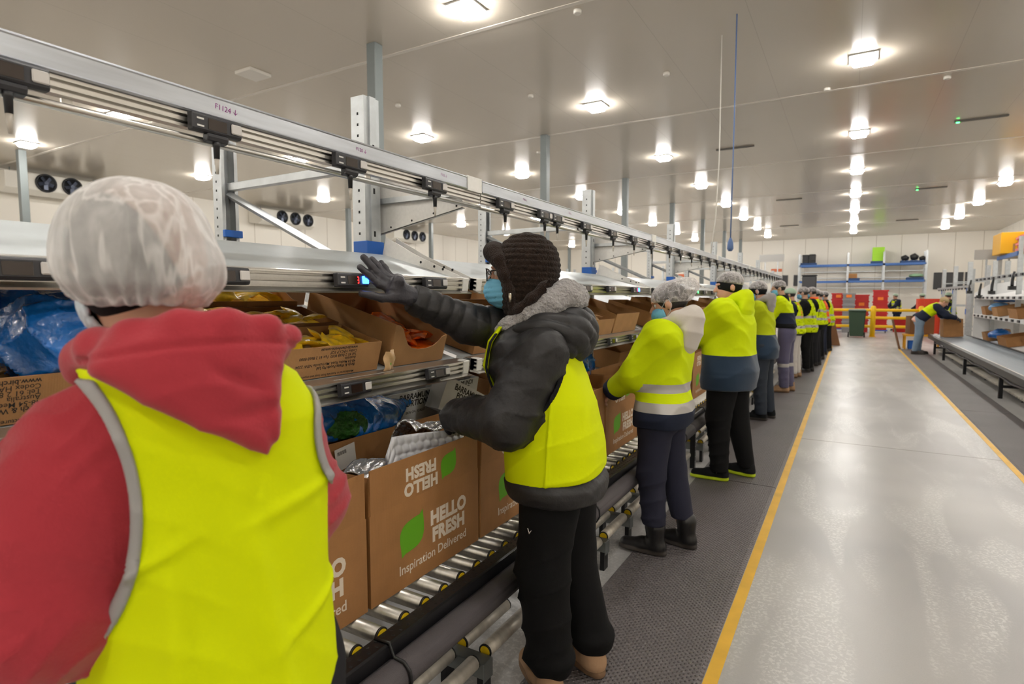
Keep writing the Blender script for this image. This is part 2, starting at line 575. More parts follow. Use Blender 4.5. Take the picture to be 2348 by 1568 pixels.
# ceiling lights
m_diff = mat('light_diffuser', (0.9, 0.9, 0.9, 1), 0.3, emit=((1.0, 0.975, 0.93, 1), LAMP_STRENGTH))
m_plate = mat('light_plate', S(205, 203, 198), 0.4)
proto_light = thing('ceiling_light', '', 'light')
mb = MB(); mb.box(-.185, .185, -.185, .185, -.025, -.0005)
mb.build('mounting_plate', m_plate, proto_light, bev=0.006)
mb = MB()
mb.hexa([(-.125, -.125, -.10), (.125, -.125, -.10), (.125, .125, -.10), (-.125, .125, -.10), (-.155, -.155, -.025), (.155, -.155, -.025), (.155, .155, -.025), (-.155, .155, -.025)])
mb.build('diffuser', m_diff, proto_light, bev=0.012, seg=2)
LY = [5.95, 10.07, 14.5, 18.7, 22.9, 27.1, 31.4, 35.7]
rows = [(3.95, 'over the belt conveyor'), (0.04, 'above the aisle'), (-4.13, 'first behind the packing line'), (-8.17, 'second behind the packing line'), (-12.2, 'third behind the packing line'), (-16.25, 'along the evaporator wall')]
first = True
for X, where in rows:
    n = 0
    for yy in [1.8, -2.4, -5.8] + LY:
        if (X, yy) == (-8.17, 5.95): continue
        lab = 'square ceiling light, row %s, ' % where
        if yy in LY:
            lab += '%s from the camera' % ordn(n); n += 1
        else:
            lab += {1.8: 'overhead beside the camera', -2.4: 'just behind the camera', -5.8: 'last behind the camera'}[yy]
        if first:
            proto_light.location = (X, yy, RZ); proto_light['label'] = lab; proto_light['group'] = 'ceiling canopy lights'; first = False
        else:
            dup(proto_light, (X, yy, RZ), label=lab)
# small ceiling fittings
m_white = mat('white_plastic', S(224, 219, 210), 0.45)
m_black = mat('black_plastic', S(32, 32, 34), 0.45)
o = MB().box(-8.36, -7.98, 5.76, 6.14, RZ - .05, RZ - .0005).build('unlit_fixture', m_white, bev=.006)  # one of the square ceiling lights, switched off
tag(o, 'flat square white fitting on the ceiling behind the top rail', 'fixture')
m_dvent = mat('vent_dark', S(92, 88, 82), 0.6)
m_green = mat('green_led', (0.05, 1, 0.2, 1), 0.4, emit=((0.05, 1, 0.15, 1), 6))
vl = ['with a green lamp, closest over the aisle', 'closest on the packing line side', 'halfway down over the aisle', 'halfway down on the packing line side', 'farthest over the aisle', 'farthest on the packing line side']
for k, (X, yy) in enumerate(((2.08, 14.58), (-2.45, 14.5), (2.11, 22.9), (-2.0, 23.0), (2.11, 31.7), (-2.67, 31.3))):
    t = thing('ceiling_slot', 'dark narrow slot unit on the ceiling ' + vl[k], 'vent', (X, yy, RZ), group='dark slots on the ceiling')
    MB().box(-.42, .42, -.04, .04, -.03, -.0005).build('housing', m_dvent, t, bev=.004)
    if k in (0, 2):
        MB().cyl((-.36, 0, -.045), (-.36, 0, -.028), .03, 10).build('indicator_lamp', m_green, t)
rg = random.Random(3)
for k in range(7):
    X, yy = [(-3.0, 6.7), (-0.46, 11.24), (-2.6, 9.2), (-7.2, 8.2), (-6.6, 12.5), (1.2, 11.6), (-4.9, 9.0)][k]
    t = thing('ceiling_detector', 'small white round detector on the ceiling, %s from the camera' % ordn([0, 5, 3, 2, 6, 4, 1][k]), 'detector', (X, yy, RZ), group='round ceiling detectors')
    MB().cyl((0, 0, -.05), (0, 0, -.0005), .05, 14).build('body', m_white, t, bev=.008)
# hanging cords
m_bcord = mat('blue_cord', S(86, 112, 160), 0.5)
t = thing('pull_cord', 'blue pull cord with a handle hanging from the ceiling by the top rail', 'cord', (-1.34, 7.8, 0))
MB().tube([(0, 0, RZ - .001), (.004, 0, 3.6), (0, 0, 2.2)], .008, 8).build('cord', m_bcord, t)
MB().tube([(0, 0, 2.26), (0, 0, 2.2), (0, 0, 2.12), (0, 0, 2.09)], [.012, .035, .04, .02], 10).build('handle', m_bcord, t)
o = MB().tube([(-1.61, 8.3, RZ - .001), (-1.6, 8.3, 3.4), (-1.63, 8.32, 2.6), (-1.7, 8.34, 1.98)], .007, 8).build('power_cable', m_white)
tag(o, 'thin white cable dropping from the ceiling to the top rail', 'cable')

# evaporators on the left wall
m_evap = mat('evaporator_case', S(232, 228, 218), 0.4)
m_fan = mat('fan_black', S(30, 31, 34), 0.5)
m_fanb = mat('fan_blade', S(70, 76, 92), 0.35, metal=0.4)
el = ['nearest on the far left wall', 'second along the far left wall', 'third along the far left wall']
for k, yy in enumerate((7.75, 15.4, 22.7)):
    t = thing('evaporator', 'white wall-mounted cold room evaporator with three black fans, ' + el[k], 'cooler', (-20, yy, 4.3), group='evaporators on the left wall')
    mb = MB(); mb.prism([(0.002, 0.06), (0.55, 0.0), (0.8, 0.12), (0.8, 0.55), (0.002, 0.6)], 'y', -1.25, 1.25)
    mb.build('case', m_evap, t, bev=.015)
    for j in range(3):
        c = -.35 + .62 * j
        fr = MB()
        R = Matrix.Translation((.8, c, .33)) @ Matrix.Rotation(PI / 2, 4, 'Y')
        fr.X = R
        fr.lathe([(.25, -.02), (.25, .04), (.22, .05), (.2, .02), (.2, 0.005)], 24)
        f = fr.build('fan_guard', m_fan, t)
        bl = MB(); bl.X = R
        for q in range(5):
            a = q * 2 * PI / 5
            bl.X = R @ Matrix.Rotation(a, 4, 'Z') @ Matrix.Rotation(.4, 4, 'X')
            bl.box(.03, .18, -.05, .05, .018, .024)
        bl.X = R; bl.cyl((0, 0, .0), (0, 0, .05), .05, 12)
        bl.build('fan_blade', m_fanb, f)
    MB().box(.3, .34, 1.25, 1.6, .3, .34).build('pipe', m_col, t)
    for s in (-1.0, 1.0):
        MB().cyl((.4, s, .59), (.4, s, .698), .012, 8).build('hanger_rod', m_col, t)
# ------------------------------------------------------------------ packing line: racks, rail, shelves
def brushed(nt, p, mp):
    pass
m_galv = mat('galvanised_sheet', S(196, 202, 204), 0.36, metal=0.45, var=(7, 0.07), rvar=None, bump=(5, 0.06, 0.02))
m_galvd = mat('galvanised_frame', S(188, 192, 194), 0.38, metal=0.75, var=(14, 0.1))
m_alu = mat('aluminium_profile', S(214, 211, 205), 0.28, metal=0.9, stretch=(40, 1, 40), var=(3, 0.05))
m_beam = mat('beam_galvanised', S(190, 194, 200), 0.33, metal=0.7, var=(3, 0.12), stretch=(6, 1.2, 14), bump=(3, 0.05, 0.01))
m_hole = mat('punched_hole', S(28, 28, 28), 0.8)
m_blue = mat('blue_bracket', S(22, 98, 190), 0.4)
m_whitep = mat('white_sheet', S(232, 230, 225), 0.4, metal=0.05, var=(60, 0.04))
m_mod = mat('module_case', S(46, 46, 50), 0.42)
m_screen = mat('module_screen', S(44, 32, 27), 0.12, coat=0.4)
m_btn = mat('module_button', S(206, 202, 198), 0.35)
m_slot = mat('slot_lens', S(214, 212, 208), 0.4)
m_clear = mat('clear_tip', S(196, 188, 176), 0.15, alpha=0.75)
m_blueled = mat('blue_lit_button', (0.05, 0.2, 1, 1), 0.3, emit=((0.03, 0.17, 1, 1), 7))
m_redled = mat('red_digit', (1, 0.02, 0.02, 1), 0.3, emit=((1, 0.02, 0.02, 1), 3))
m_greenled = mat('green_lit_button', (0.1, 1, 0.2, 1), 0.3, emit=((0.05, 1, 0.12, 1), 5))
m_pen = mat('marker_ink', S(140, 40, 130), 0.6)
m_paper = mat('paper', S(226, 222, 216), 0.7)
m_dark = mat('dark_steel', S(26, 26, 28), 0.4, metal=0.3)

BAY = 2.7
def fy(k): return 2.05 + BAY * k
# rack frames
def upright(mb, x, y, h, face=1):
    f = face
    pts = [(-.045, -.05), (.035, -.05), (.035, -.02), (.045, -.02), (.045, .02), (.035, .02), (.035, .05), (-.045, .05), (-.045, .03), (-.042, .03), (-.042, .046),
           (.031, .046), (.031, .017), (.041, .017), (.041, -.017), (.031, -.017), (.031, -.046), (-.042, -.046), (-.042, -.03), (-.045, -.03)]
    mb.prism([(x + f * a, y + b) for a, b in pts], 'z', 0.006, h)
    mb.mi = 1
    n = int(h / .05)
    for i in range(1, n):
        z = .05 * i
        if i % 2 == 0:
            if i % 4 == 0:
                mb.box(x + f * .0445, x + f * .0458, y - .006, y + .006, z - .013, z + .013)
        mb.box(x - .008, x + .002, y - .0508, y - .0495, z - .006, z + .006)
    mb.mi = 0
for k in range(0, 6):
    Y = fy(k)
    t = thing('rack_frame', 'galvanised steel rack frame with white side bracket under the top rail, %s from the camera' % ordn(k), 'rack', (0, Y, 0), group='rack frames of the packing line')
    mb = MB(); upright(mb, -2.0, 0, 2.43); mb.build('upright', [m_galvd, m_hole], t)
    mb = MB(); upright(mb, -3.1, 0, 2.40, -1); mb.build('upright', [m_galvd, m_hole], t)
    for x in (-2.0, -3.1):
        MB().box(x - .06, x + .06, -.07, .07, 0.0005, .006).build('foot_plate', m_galvd, t)
    for z in (2.12, .3):
        MB().box(-3.06, -2.04, -.018, .018, z - .022, z + .022).build('brace', m_galvd, t, bev=.004)
    a = math.atan2(.42, .75)
    for (x0, z0, x1, z1) in ((-3.06, 2.08, -2.04, 1.62), (-3.06, 1.2, -2.04, .4)):
        MB().tube([(x0, 0, z0), (x1, 0, z1)], .022, 4, smooth=False).build('diagonal_brace', m_galvd, t)
    # white side bracket carrying the light rail
    mb = MB(); mb.prism([(-2.045, 1.80), (-2.045, 2.11), (-1.51, 1.96), (-1.51, 1.899)], 'y', .085, .089)
    mb.hexa([(-2.045, .085, 1.80), (-1.51, .085, 1.899), (-1.51, .105, 1.899), (-2.045, .105, 1.80), (-2.045, .085, 1.803), (-1.51, .085, 1.902), (-1.51, .105, 1.902), (-2.045, .105, 1.803)])
    mb.mi = 1
    for q in range(4):
        x = -1.93 + .13 * q
        z = 1.80 + (x + 2.045) / .575 * .105 + .018
        mb.cyl((x, .0835, z), (x, .0855, z), .005, 8)
    mb.build('rail_bracket', [m_whitep, m_hole], t)
    MB().box(-2.03, -1.512, .060, .084, 1.95, 1.975).build('rail_arm', m_galvd, t)
    mb = MB(); mb.box(-1.962, -1.950, -.056, .056, 1.66, 1.765); mb.box(-2.04, -1.950, -.0565, -.0525, 1.66, 1.765); mb.box(-2.04, -1.950, .0525, .0565, 1.66, 1.765)
    mb.build('blue_bracket', m_blue, t, bev=.003)
    mb = MB(); mb.box(-3.052, -3.03, -.056, .056, 1.84, 1.88)
    mb.build('blue_bracket', m_blue, t, bev=.003)
# top rail, one length per bay
for k in range(0, 6):
    y0 = 2.2 + BAY * (k - 1) + .004; y1 = 2.2 + BAY * k - .004
    if k == 5: y1 = 15.6
    t = thing('pick_rail', 'grey metal pick rail with ribbed light track above the shelves, %s length from the camera' % ordn(k), 'rail', (0, 0, 0), group='lengths of the top pick rail')
    mb = MB(); mb.prism([(-1.50, 1.967), (-1.447, 1.967), (-1.444, 1.971), (-1.447, 1.975), (-1.447, 2.016), (-1.445, 2.019), (-1.448, 2.024), (-1.50, 2.024)], 'y', y0, y1)
    mb.build('beam', m_beam, t)
    pr = [(-1.480, 1.966), (-1.454, 1.966), (-1.454, 1.958), (-1.468, 1.957), (-1.468, 1.952), (-1.454, 1.951), (-1.454, 1.941), (-1.468, 1.940), (-1.468, 1.935), (-1.454, 1.934), (-1.454, 1.927), (-1.480, 1.927)]
    MB().prism(pr, 'y', y0, y1).build('light_track', m_alu, t)
    pr = [(-1.4535 - .0125 + .0125 * math.cos(a), 1.905 + .0095 * math.sin(a)) for a in [2 * PI * i / 12 for i in range(12)]]
    MB().prism(pr, 'y', y0, y1, smooth=True).build('lower_rail', m_alu, t)
    yy = y0 + .2
    while yy < y1:
        MB().box(-1.478, -1.470, yy, yy + .02, 1.90, 1.9268).build('rail_clip', m_alu, t); yy += .9
    j = MB()
    j.box(-1.505, -1.443, y1 - .11, y1 - .0, 1.964, 2.0275)
    j.build('joint_plate', m_whitep, t, bev=.001)
    if k < 2:
        marks = [('F1124 \u2193', .97 if k == 0 else 2.52, .020), ('F120 \u2193', 1.46, .017), ('F103 \u2193', 1.92, .015)] if k == 0 else [('F106 \u2193', 2.6, .015), ('F104 \u2193', 3.15, .015)]
        for s, yy, sz in marks:
            M = Matrix.Translation((-1.4465, yy, 1.996)) @ Matrix.Rotation(PI / 2, 4, 'Z') @ Matrix.Rotation(PI / 2, 4, 'X') @ Matrix.Rotation(-.06, 4, 'Z')
            o = text_part(s, sz, m_pen, t, M, name='handwriting', spacing=.92)
            o['label'] = 'purple marker writing'

# shelves. local x = along the line (world +Y), local y = away from the aisle, tilted up to the back
TILT = math.radians(15.5)
def shelf(k, name, front, z, depth, tilt, label, lip=True, side=True, group=None):
    y0, y1 = 2.11 + BAY * (k - 1) + .03, 2.11 + BAY * k - .03
    t = thing(name, label, 'shelf', (front, y0, z), (tilt, 0, PI / 2), group)
    L = y1 - y0
    mb = MB()
    wide = min(depth, ((-1.925) - front) / -math.cos(tilt) if name == 'flow_shelf' else depth)
    mb.box(0, L, .0, wide, -.004, .0)
    if depth > wide + .02: mb.box(.03, L - .115, wide, depth, -.004, .0)
    mb.build('tray', m_galv, t)
    pr = [(-.012, .012), (.02, .012), (.02, -.05), (-.014, -.05), (-.034, -.053), (-.036, -.048), (-.014, -.043), (-.0, -.040), (-.0, -.033), (-.015, -.032), (-.015, -.023), (-.001, -.021), (-.001, -.014), (-.015, -.013), (-.015, -.004), (-.001, -.002), (-.001, .003), (-.013, .005)]
    r = MB(); r.prism(pr, 'x', 0.0, L)
    fr = r.build('front_rail', m_alu, t)
    fr.rotation_euler = (-tilt * .55, 0, 0)
    lipm = MB(); lipm.hexa([(0, -.012, .0125), (L, -.012, .0125), (L, .06, .0), (0, .06, .0), (0, -.012, .0135), (L, -.012, .0135), (L, .06, .002), (0, .06, .002)])
    lipm.build('front_lip', m_alu, t)
    for x in (0.0, L - .045):
        e = MB(); e.box(x, x + .045, -.0165, .024, -.044, .014)
        o = e.build('end_block', m_whitep, t, bev=.003); o.rotation_euler = (-tilt * .55, 0, 0)
    if side:
        for x in (0.004, L - .008):
            e = MB(); e.prism([(0.02, 0), (depth, 0), (depth, .085), (.30, .045), (.02, .012)], 'x', x, x + .004)
            e.mi = 1
            for yy in (.13, .18, .26):
                e.cyl((x - .001, yy, .02), (x + .005, yy, .02), .006, 8)
            e.build('side_plate', [m_whitep, m_hole], t)
    mb = MB()
    for yy in (.06, depth - .06):
        e = depth > wide + .02 and yy > wide - .05
        MB().box(.03 if e else 0, L - .115 if e else L, yy, yy + .04, -.05, -.0045).build('cross_beam', m_galvd, t)
    return t
for k in range(0, 6):
    shelf(k, 'flow_shelf', -1.452, 1.572, .495, TILT, 'empty galvanised top shelf sloping back above the cartons, %s bay from the camera' % ordn(k), group='top shelves')
    shelf(k, 'flow_shelf', -1.452, 1.212, 1.2, TILT, 'galvanised middle shelf holding open cartons, %s bay from the camera' % ordn(k), group='middle shelves', side=False)
    shelf(k, 'flow_shelf', -1.70, .80, .9, TILT * .7, 'low galvanised shelf behind the roller conveyor, %s bay from the camera' % ordn(k), group='low shelves', side=False)
    # blue beams behind
    o = MB().box(-2.03, -1.99, fy(k - 1) + .062, fy(k) - .062, 1.60, 1.655).build('shelf_beam', m_dark, None, bev=.003)
    tag(o, 'dark steel beam carrying the top shelf at the back, %s bay from the camera' % ordn(k), 'beam', 'top shelf beams')

# pick lights
def module(parent=None, top=True, detail=True, lit=None):
    """faces +x in local coordinates; local y along the line, origin at the back centre"""
    w, h, d = .068, .0225, .022
    mb = MB()
    mb.prism([(-.0, -h), (d - .004, -h), (d, -h + .006), (d, h - .004), (d - .004, h), (-.0, h)], 'y', -w, w)
    if top:
        mb.prism([(-.002, -h - .022), (d - .004, -h - .018), (d, -h - .008), (d, -h), (-.002, -h)], 'y', -.028, .03)
    mb.build('housing', m_mod, parent, bev=.002)
    o = MB().box(d, d + .0012, -.026, .024, -.014, .013).build('screen', m_screen, parent)
    if lit == 'blue':
        q = MB()
        q.box(d + .0012, d + .002, .016, .021, -.012, -.0085); q.box(d + .0012, d + .002, .016, .021, -.002, .0015); q.box(d + .0012, d + .002, .016, .021, .008, .0115)
        q.box(d + .0012, d + .002, .020, .022, -.01, .01)
        q.build('red_digit', m_redled, o)
    bm_ = {None: m_btn, 'blue': m_blueled, 'green': m_greenled}[lit]
    o = MB().box(d, d + .005, .036, .066, -.012, .014).build('button', bm_, parent, bev=.0025)
    if lit: o['label'] = lit + ' lit button'
    if detail:
        for z in (.008, -.010):
            MB().box(d, d + .0012, -.056, -.038, z - .0022, z + .0022).build('slot_lens', m_slot, parent)
    if top:
        n = MB(); n.tube([(.012, 0, -h - .018), (.012, 0, -h - .028), (.012, 0, -h - .030), (.012, 0, -h - .060)], [.0095, .0095, .008, .007], 12)
        nz = n.build('nozzle', m_black, parent)
        n = MB(); n.tube([(.012, 0, -h - .060), (.012, 0, -h - .098)], [.0065, .0035], 12)
        n.build('clear_tip', m_clear, nz)
def place_mod(Xf, y, z, label, group, tilt=0.0, lit=None, top=True, protos={}):
    key = (top, lit)
    if key not in protos:
        t = thing('pick_light', label, 'display', (Xf, y, z), (0, tilt, 0), group)
        module(t, top, True, lit)
        protos[key] = t
        return t
    return dup(protos[key], (Xf, y, z), (0, tilt, 0), label, group)
ys = [.50, .93, 1.395, 1.845, 2.385, 2.80, 2.955, 3.37, 3.845, 4.295, 4.74, 5.3, 5.70]
while ys[-1] < 15.1: ys.append(ys[-1] + .455)
for i, yy in enumerate(ys):
    place_mod(-1.4475, yy, 1.9415, 'black pick light with hanging nozzle on the top rail, %s from the camera' % ordn(i), 'pick lights on the top rail')
ys = [.49, .93, 1.378, 1.822, 2.4, 2.9, 3.35, 3.78, 4.30, 4.82, 5.25, 5.75, 6.32, 6.75]
while ys[-1] < 15.0: ys.append(ys[-1] + .47)
for i, yy in enumerate(ys):
    lit = {2: 'blue', 8: 'blue', 12: 'green', 16: 'green', 21: 'green'}.get(i)
    place_mod(-1.4335, yy, 1.556, 'black pick light %son the top shelf edge, %s from the camera' % ({None: '', 'blue': 'with blue lit button ', 'green': 'with green lit button '}[lit], ordn(i)), 'pick lights on the top shelf edge', -.08, lit, False)
ys = [.42, .9, 1.383, 1.835, 2.4, 2.95, 3.4, 3.815, 4.27, 4.82, 5.3, 5.8, 6.3]
while ys[-1] < 14.8: ys.append(ys[-1] + .48)
for i, yy in enumerate(ys):
    place_mod(-1.4335, yy, 1.196, 'black pick light on the middle shelf edge, %s from the camera' % ordn(i), 'pick lights on the middle shelf edge', -.08, None, False)
# paper strip on the middle shelf
t = MB().box(-1.4655, -1.4605, 1.33, 1.62, 1.2258, 1.2262).build('paper_strip', m_paper)
tag(t, 'white paper strip lying on the middle shelf edge under the yellow sachets', 'label')

# ------------------------------------------------------------------ roller conveyor
m_roller = mat('roller_steel', S(184, 180, 172), 0.36, metal=0.95, var=(18, .08), stretch=(6, 1, 1), rvar=None)
m_cap = mat('yellow_cap', S(226, 190, 20), 0.45)
m_capb = mat('roller_rim', S(24, 24, 24), 0.5)
m_rail = mat('conveyor_rail', S(38, 37, 40), 0.38, metal=0.5, var=(10, .12))
m_foam = mat('foam_tube', S(84, 79, 82), 0.6, bump=(420, .8, .0015))
def roller(parent, y, proto={}):
    if 'r' in proto:
        return dup(proto['r'], (0, y, 0), parent=parent)
    o = MB().cyl((-1.63, 0, .487), (-1.178, 0, .487), .025, 20).build('roller', m_roller, parent)
    o.location = (0, y, 0)
    mb = MB(); mb.cyl((-1.1785, 0, .487), (-1.172, 0, .487), .0255, 20); mb.mi = 1
    c = MB(); 
    pts = [(.0205 * math.cos(a), .487 + .0205 * math.sin(a)) for a in [PI * (.14 + .72 * i / 10) for i in range(11)]]
    mb.prism(pts, 'x', -1.172, -1.170)
    mb.build('end_cap', [m_capb, m_cap], o)
    proto['r'] = o
    return o
yr = .305
LEGS = []
for k in range(0, 6):
    y0, y1 = -.60 + BAY * k, 2.10 + BAY * k
    if k == 0: y0 = .1
    t = thing('roller_conveyor', 'steel roller conveyor with black rails and padded guard bar, %s length from the camera' % ordn(k), 'conveyor', group='lengths of roller conveyor')
    # near rail: perforated top flange and tall web
    mb = MB(); mb.prism([(-1.168, .498), (-1.120, .498), (-1.113, .494), (-1.113, .395), (-1.117, .395), (-1.117, .490), (-1.168, .494)], 'y', y0 + .002, y1 - .002)
    mb.mi = 1
    yy = y0 + .03
    while yy < y1 - .03:
        for xx, o in ((-1.156, 0), (-1.133, .016)):
            mb.cyl((xx, yy + o, .4978), (xx, yy + o, .4986), .0055, 8)
        yy += .034
    mb.build('side_rail', [m_rail, m_hole], t)
    mb = MB(); mb.prism([(-1.66, .36), (-1.66, .53), (-1.645, .53), (-1.645, .36)], 'y', y0 + .002, y1 - .002)
    mb.build('side_rail', m_rail, t)
    while yr < y1 - .02:
        if yr > y0: roller(t, yr)
        yr += .1025
    # padded guard bar
    pts = [(-1.14 + .048 * math.cos(a), .385 - .02 + .05 * math.sin(a)) for a in [2 * PI * i / 14 for i in range(14)]]
    pts = [(-1.112, .372), (-1.092, .364), (-1.060, .374), (-1.044, .402), (-1.046, .432), (-1.064, .452), (-1.094, .460), (-1.112, .456)]
    g = MB(); g.prism(pts, 'y', y0 + .004, y1 - .02, smooth=True)
    g.build('guard_bar', m_foam, t, bev=.006, seg=2)
    for yy in ((y0 + .55, y1 - .35) if k else (.4,)):
        pp = [(-1.163, yy, .500), (-1.11, yy, .500), (-1.092, yy, .464), (-1.06, yy, .455), (-1.042, yy, .434), (-1.040, yy, .402), (-1.058, yy, .370), (-1.092, yy, .360), (-1.112, yy, .366)]
        MB().tube(pp, .004, 6).build('cable_tie', m_black, t)
    if k == 0:
        pp = [(-1.165, 1.19, .501), (-1.112, 1.195, .502), (-1.096, 1.195, .464), (-1.062, 1.20, .457), (-1.041, 1.202, .434), (-1.039, 1.205, .402), (-1.057, 1.205, .368), (-1.092, 1.205, .358)]
        MB().tube(pp, .005, 8).build('cable_tie', m_black, t)
    for yy in ((y0 + .3,) if k else (y0 + .1,)):
        LEGS.append(yy)
        mb = MB(); mb.box(-1.160, -1.118, yy - .02, yy + .02, .0005, .488); mb.mi = 1
        for q in range(9): mb.cyl((-1.1178, yy, .06 + .045 * q), (-1.1172, yy, .06 + .045 * q), .006, 8)
        mb.build('leg', [m_dark, m_galv], t)
        MB().box(-1.66, -1.62, yy - .02, yy + .02, .0005, .40).build('leg', m_dark, t)
        MB().box(-1.62, -1.155, yy - .012, yy + .012, .25, .29).build('cross_bar', m_dark, t)
# low foot rollers in pairs under the conveyor edge
m_froll = mat('foot_roller_zinc', S(205, 198, 186), 0.42, metal=0.25, var=(10, .18), stretch=(1, 3, 1))
m_brk = mat('roller_bracket', S(126, 130, 130), 0.42, metal=0.6, var=(9, .15))
proto_f = None
for i in range(26):
    y0 = .89 + .405 * i
    if any(y0 - .06 < q < y0 + .40 for q in LEGS): continue
    lab = 'pair of low yellow-capped foot rollers on the floor, %s from the camera' % ordn(i)
    if proto_f is None:
        t = proto_f = thing('foot_roller', lab, 'roller', (0, y0, 0), group='foot rollers along the floor')
        for x in (-1.245, -1.138):
            o = MB().cyl((x, .045, .165), (x, .365, .165), .027, 18).build('roller', m_froll, t)
            for yy in (.040, .366):
                mb = MB(); mb.cyl((x, yy, .165), (x, yy + .005, .165), .0272, 16); mb.mi = 1
                s = -1 if yy < .1 else 1
                mb.cyl((x, yy + .0025 + s * .0027, .165), (x, yy + .0025 + s * .0035, .165), .021, 14)
                mb.build('end_cap', [m_capb, m_cap], o)
        mb = MB()
        mb.box(-1.30, -1.10, -.028, .033, .158, .162)
        mb.box(-1.30, -1.10, -.030, -.027, .105, .162); mb.box(-1.30, -1.10, .030, .033, .105, .162)
        mb.box(-1.102, -1.098, -.030, .033, .09, .162)
        mb.build('bracket', m_brk, t, bev=.002)
        for x in (-1.285, -1.118):
            MB().box(x - .012, x + .012, -.027, .03, .0005, .1575).build('foot', m_dark, t)
    else:
        dup(proto_f, (0, y0, 0), label=lab)
# ------------------------------------------------------------------ cartons and what is in them
def card_extra(nt, p, mp):
    N, L = nt.nodes, nt.links
    nz = N.new('ShaderNodeTexNoise'); nz.inputs['Scale'].default_value = 9; nz.inputs['Detail'].default_value = 6
    L.new(mp.outputs[0], nz.inputs['Vector'])
    fi = N.new('ShaderNodeTexNoise'); fi.inputs['Scale'].default_value = 260; fi.inputs['Detail'].default_value = 2
    L.new(mp.outputs[0], fi.inputs['Vector'])
    ad = N.new('ShaderNodeMath'); ad.operation = 'MULTIPLY_ADD'; L.new(fi.outputs[0], ad.inputs[0]); ad.inputs[1].default_value = 0.35; L.new(nz.outputs[0], ad.inputs[2])
    mr = N.new('ShaderNodeMapRange'); mr.inputs[1].default_value = 0.4; mr.inputs[2].default_value = 0.95; mr.inputs[3].default_value = 0.86; mr.inputs[4].default_value = 1.14
    L.new(ad.outputs[0], mr.inputs[0])
    mx = N.new('ShaderNodeVectorMath'); mx.operation = 'SCALE'; mx.inputs[0].default_value = tuple(p.inputs['Base Color'].default_value)[:3]
    L.new(mr.outputs[0], mx.inputs['Scale']); L.new(mx.outputs[0], p.inputs['Base Color'])
    wv = N.new('ShaderNodeTexWave'); wv.inputs['Scale'].default_value = 60; wv.bands_direction = 'X'; wv.inputs['Distortion'].default_value = 0.4
    L.new(mp.outputs[0], wv.inputs['Vector'])
    b = N.new('ShaderNodeBump'); b.inputs['Strength'].default_value = 0.08; b.inputs['Distance'].default_value = 0.002
    L.new(wv.outputs[0], b.inputs['Height']); L.new(b.outputs[0], p.inputs['Normal'])
m_card = mat('cardboard', S(160, 113, 66), 0.75, extra=card_extra)
m_card2 = mat('cardboard_pale', S(172, 128, 82), 0.75, extra=card_extra)
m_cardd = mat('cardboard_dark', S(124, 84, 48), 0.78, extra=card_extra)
m_cardw = mat('white_carton', S(214, 214, 212), 0.6, var=(5, .04))
m_edge = mat('card_edge', S(205, 170, 128), 0.8)
m_print = mat('print_white', S(222, 208, 190), 0.7)
m_ink = mat('print_black', S(38, 34, 32), 0.7)
m_leaf = mat('print_green', S(98, 168, 22), 0.65)
m_yfoil = mat('yellow_foil', S(240, 196, 40), 0.28, coat=.5, var=(30, .25), bump=(45, .5, .006))
m_ofoil = mat('orange_foil', S(220, 100, 22), 0.22, coat=.7, var=(30, .3), bump=(40, .5, .006))
m_pfoil = mat('pale_sachet', S(214, 176, 128), 0.35, var=(24, .2), bump=(45, .4, .005))
m_bfoil = mat('brown_sachet', S(146, 112, 66), 0.25, coat=.6, var=(26, .3), bump=(45, .5, .006))
m_bag = mat('blue_film', S(18, 102, 184), 0.22, coat=.5, alpha=.93, var=(9, .3), bump=(16, .9, .02))
m_bagl = mat('pale_blue_film', S(110, 160, 205), 0.3, coat=.4, bump=(14, .8, .02))
m_foil = mat('silver_foil', S(214, 214, 216), 0.22, metal=.9, bump=(55, 1.0, .006))

def carton(name, label, cat, loc, w, d, h, rot, m, group=None, cut=None, flaps=(), back=None, th=.0045, side_drop=None):
    t = thing(name, label, cat, loc, rot, group)
    mb = MB(); mb.box(0, w, 0, d, 0, th); mb.build('bottom', m, t)
    hb = back or h
    hf = h if cut is None else None
    if cut is None:
        MB().prism([(0, th), (w, th), (w, h), (0, h)], 'y', 0, th).build('front_panel', m, t)
    else:
        MB().prism(cut, 'y', 0, th).build('front_panel', m, t)
    MB().box(0, w, d - th, d, th, hb).build('back_panel', m, t)
    sd = side_drop if side_drop is not None else h
    for x in (0, w - th):
        mb = MB(); mb.prism([(th, th), (d - th, th), (d - th, hb), (th + .08 * d, hb if side_drop is not None else h), (th, sd)], 'x', x, x + th)
        mb.build('side_panel', m, t)
    for kind, ln, ang in flaps:
        # hinge at the rim; ang from straight up, positive leaning outwards
        mb = MB(); mb.box(0.004, (w if kind in 'fb' else d) - .004, -th, 0, 0, ln)
        o = mb.build('flap', m, t)
        zz = hb if kind == 'b' else h
        if kind == 'f': o.matrix_local = Matrix.Translation((0, th, zz)) @ Matrix.Rotation(ang, 4, 'X')
        if kind == 'b': o.matrix_local = Matrix.Translation((w, d - th, zz)) @ Matrix.Rotation(PI, 4, 'Z') @ Matrix.Rotation(ang, 4, 'X')
        if kind == 'l': o.matrix_local = Matrix.Translation((th, d, zz)) @ Matrix.Rotation(-PI / 2, 4, 'Z') @ Matrix.Rotation(ang, 4, 'X')
        if kind == 'r': o.matrix_local = Matrix.Translation((w - th, 0, zz)) @ Matrix.Rotation(PI / 2, 4, 'Z') @ Matrix.Rotation(ang, 4, 'X')
    return t
FR = Matrix.Rotation(PI / 2, 4, 'X')           # text standing on a front face that looks along local -y
def on_front(x, z, roll=0.0, y=-.0006):
    return Matrix.Translation((x, y, z)) @ FR @ Matrix.Rotation(roll, 4, 'Z')

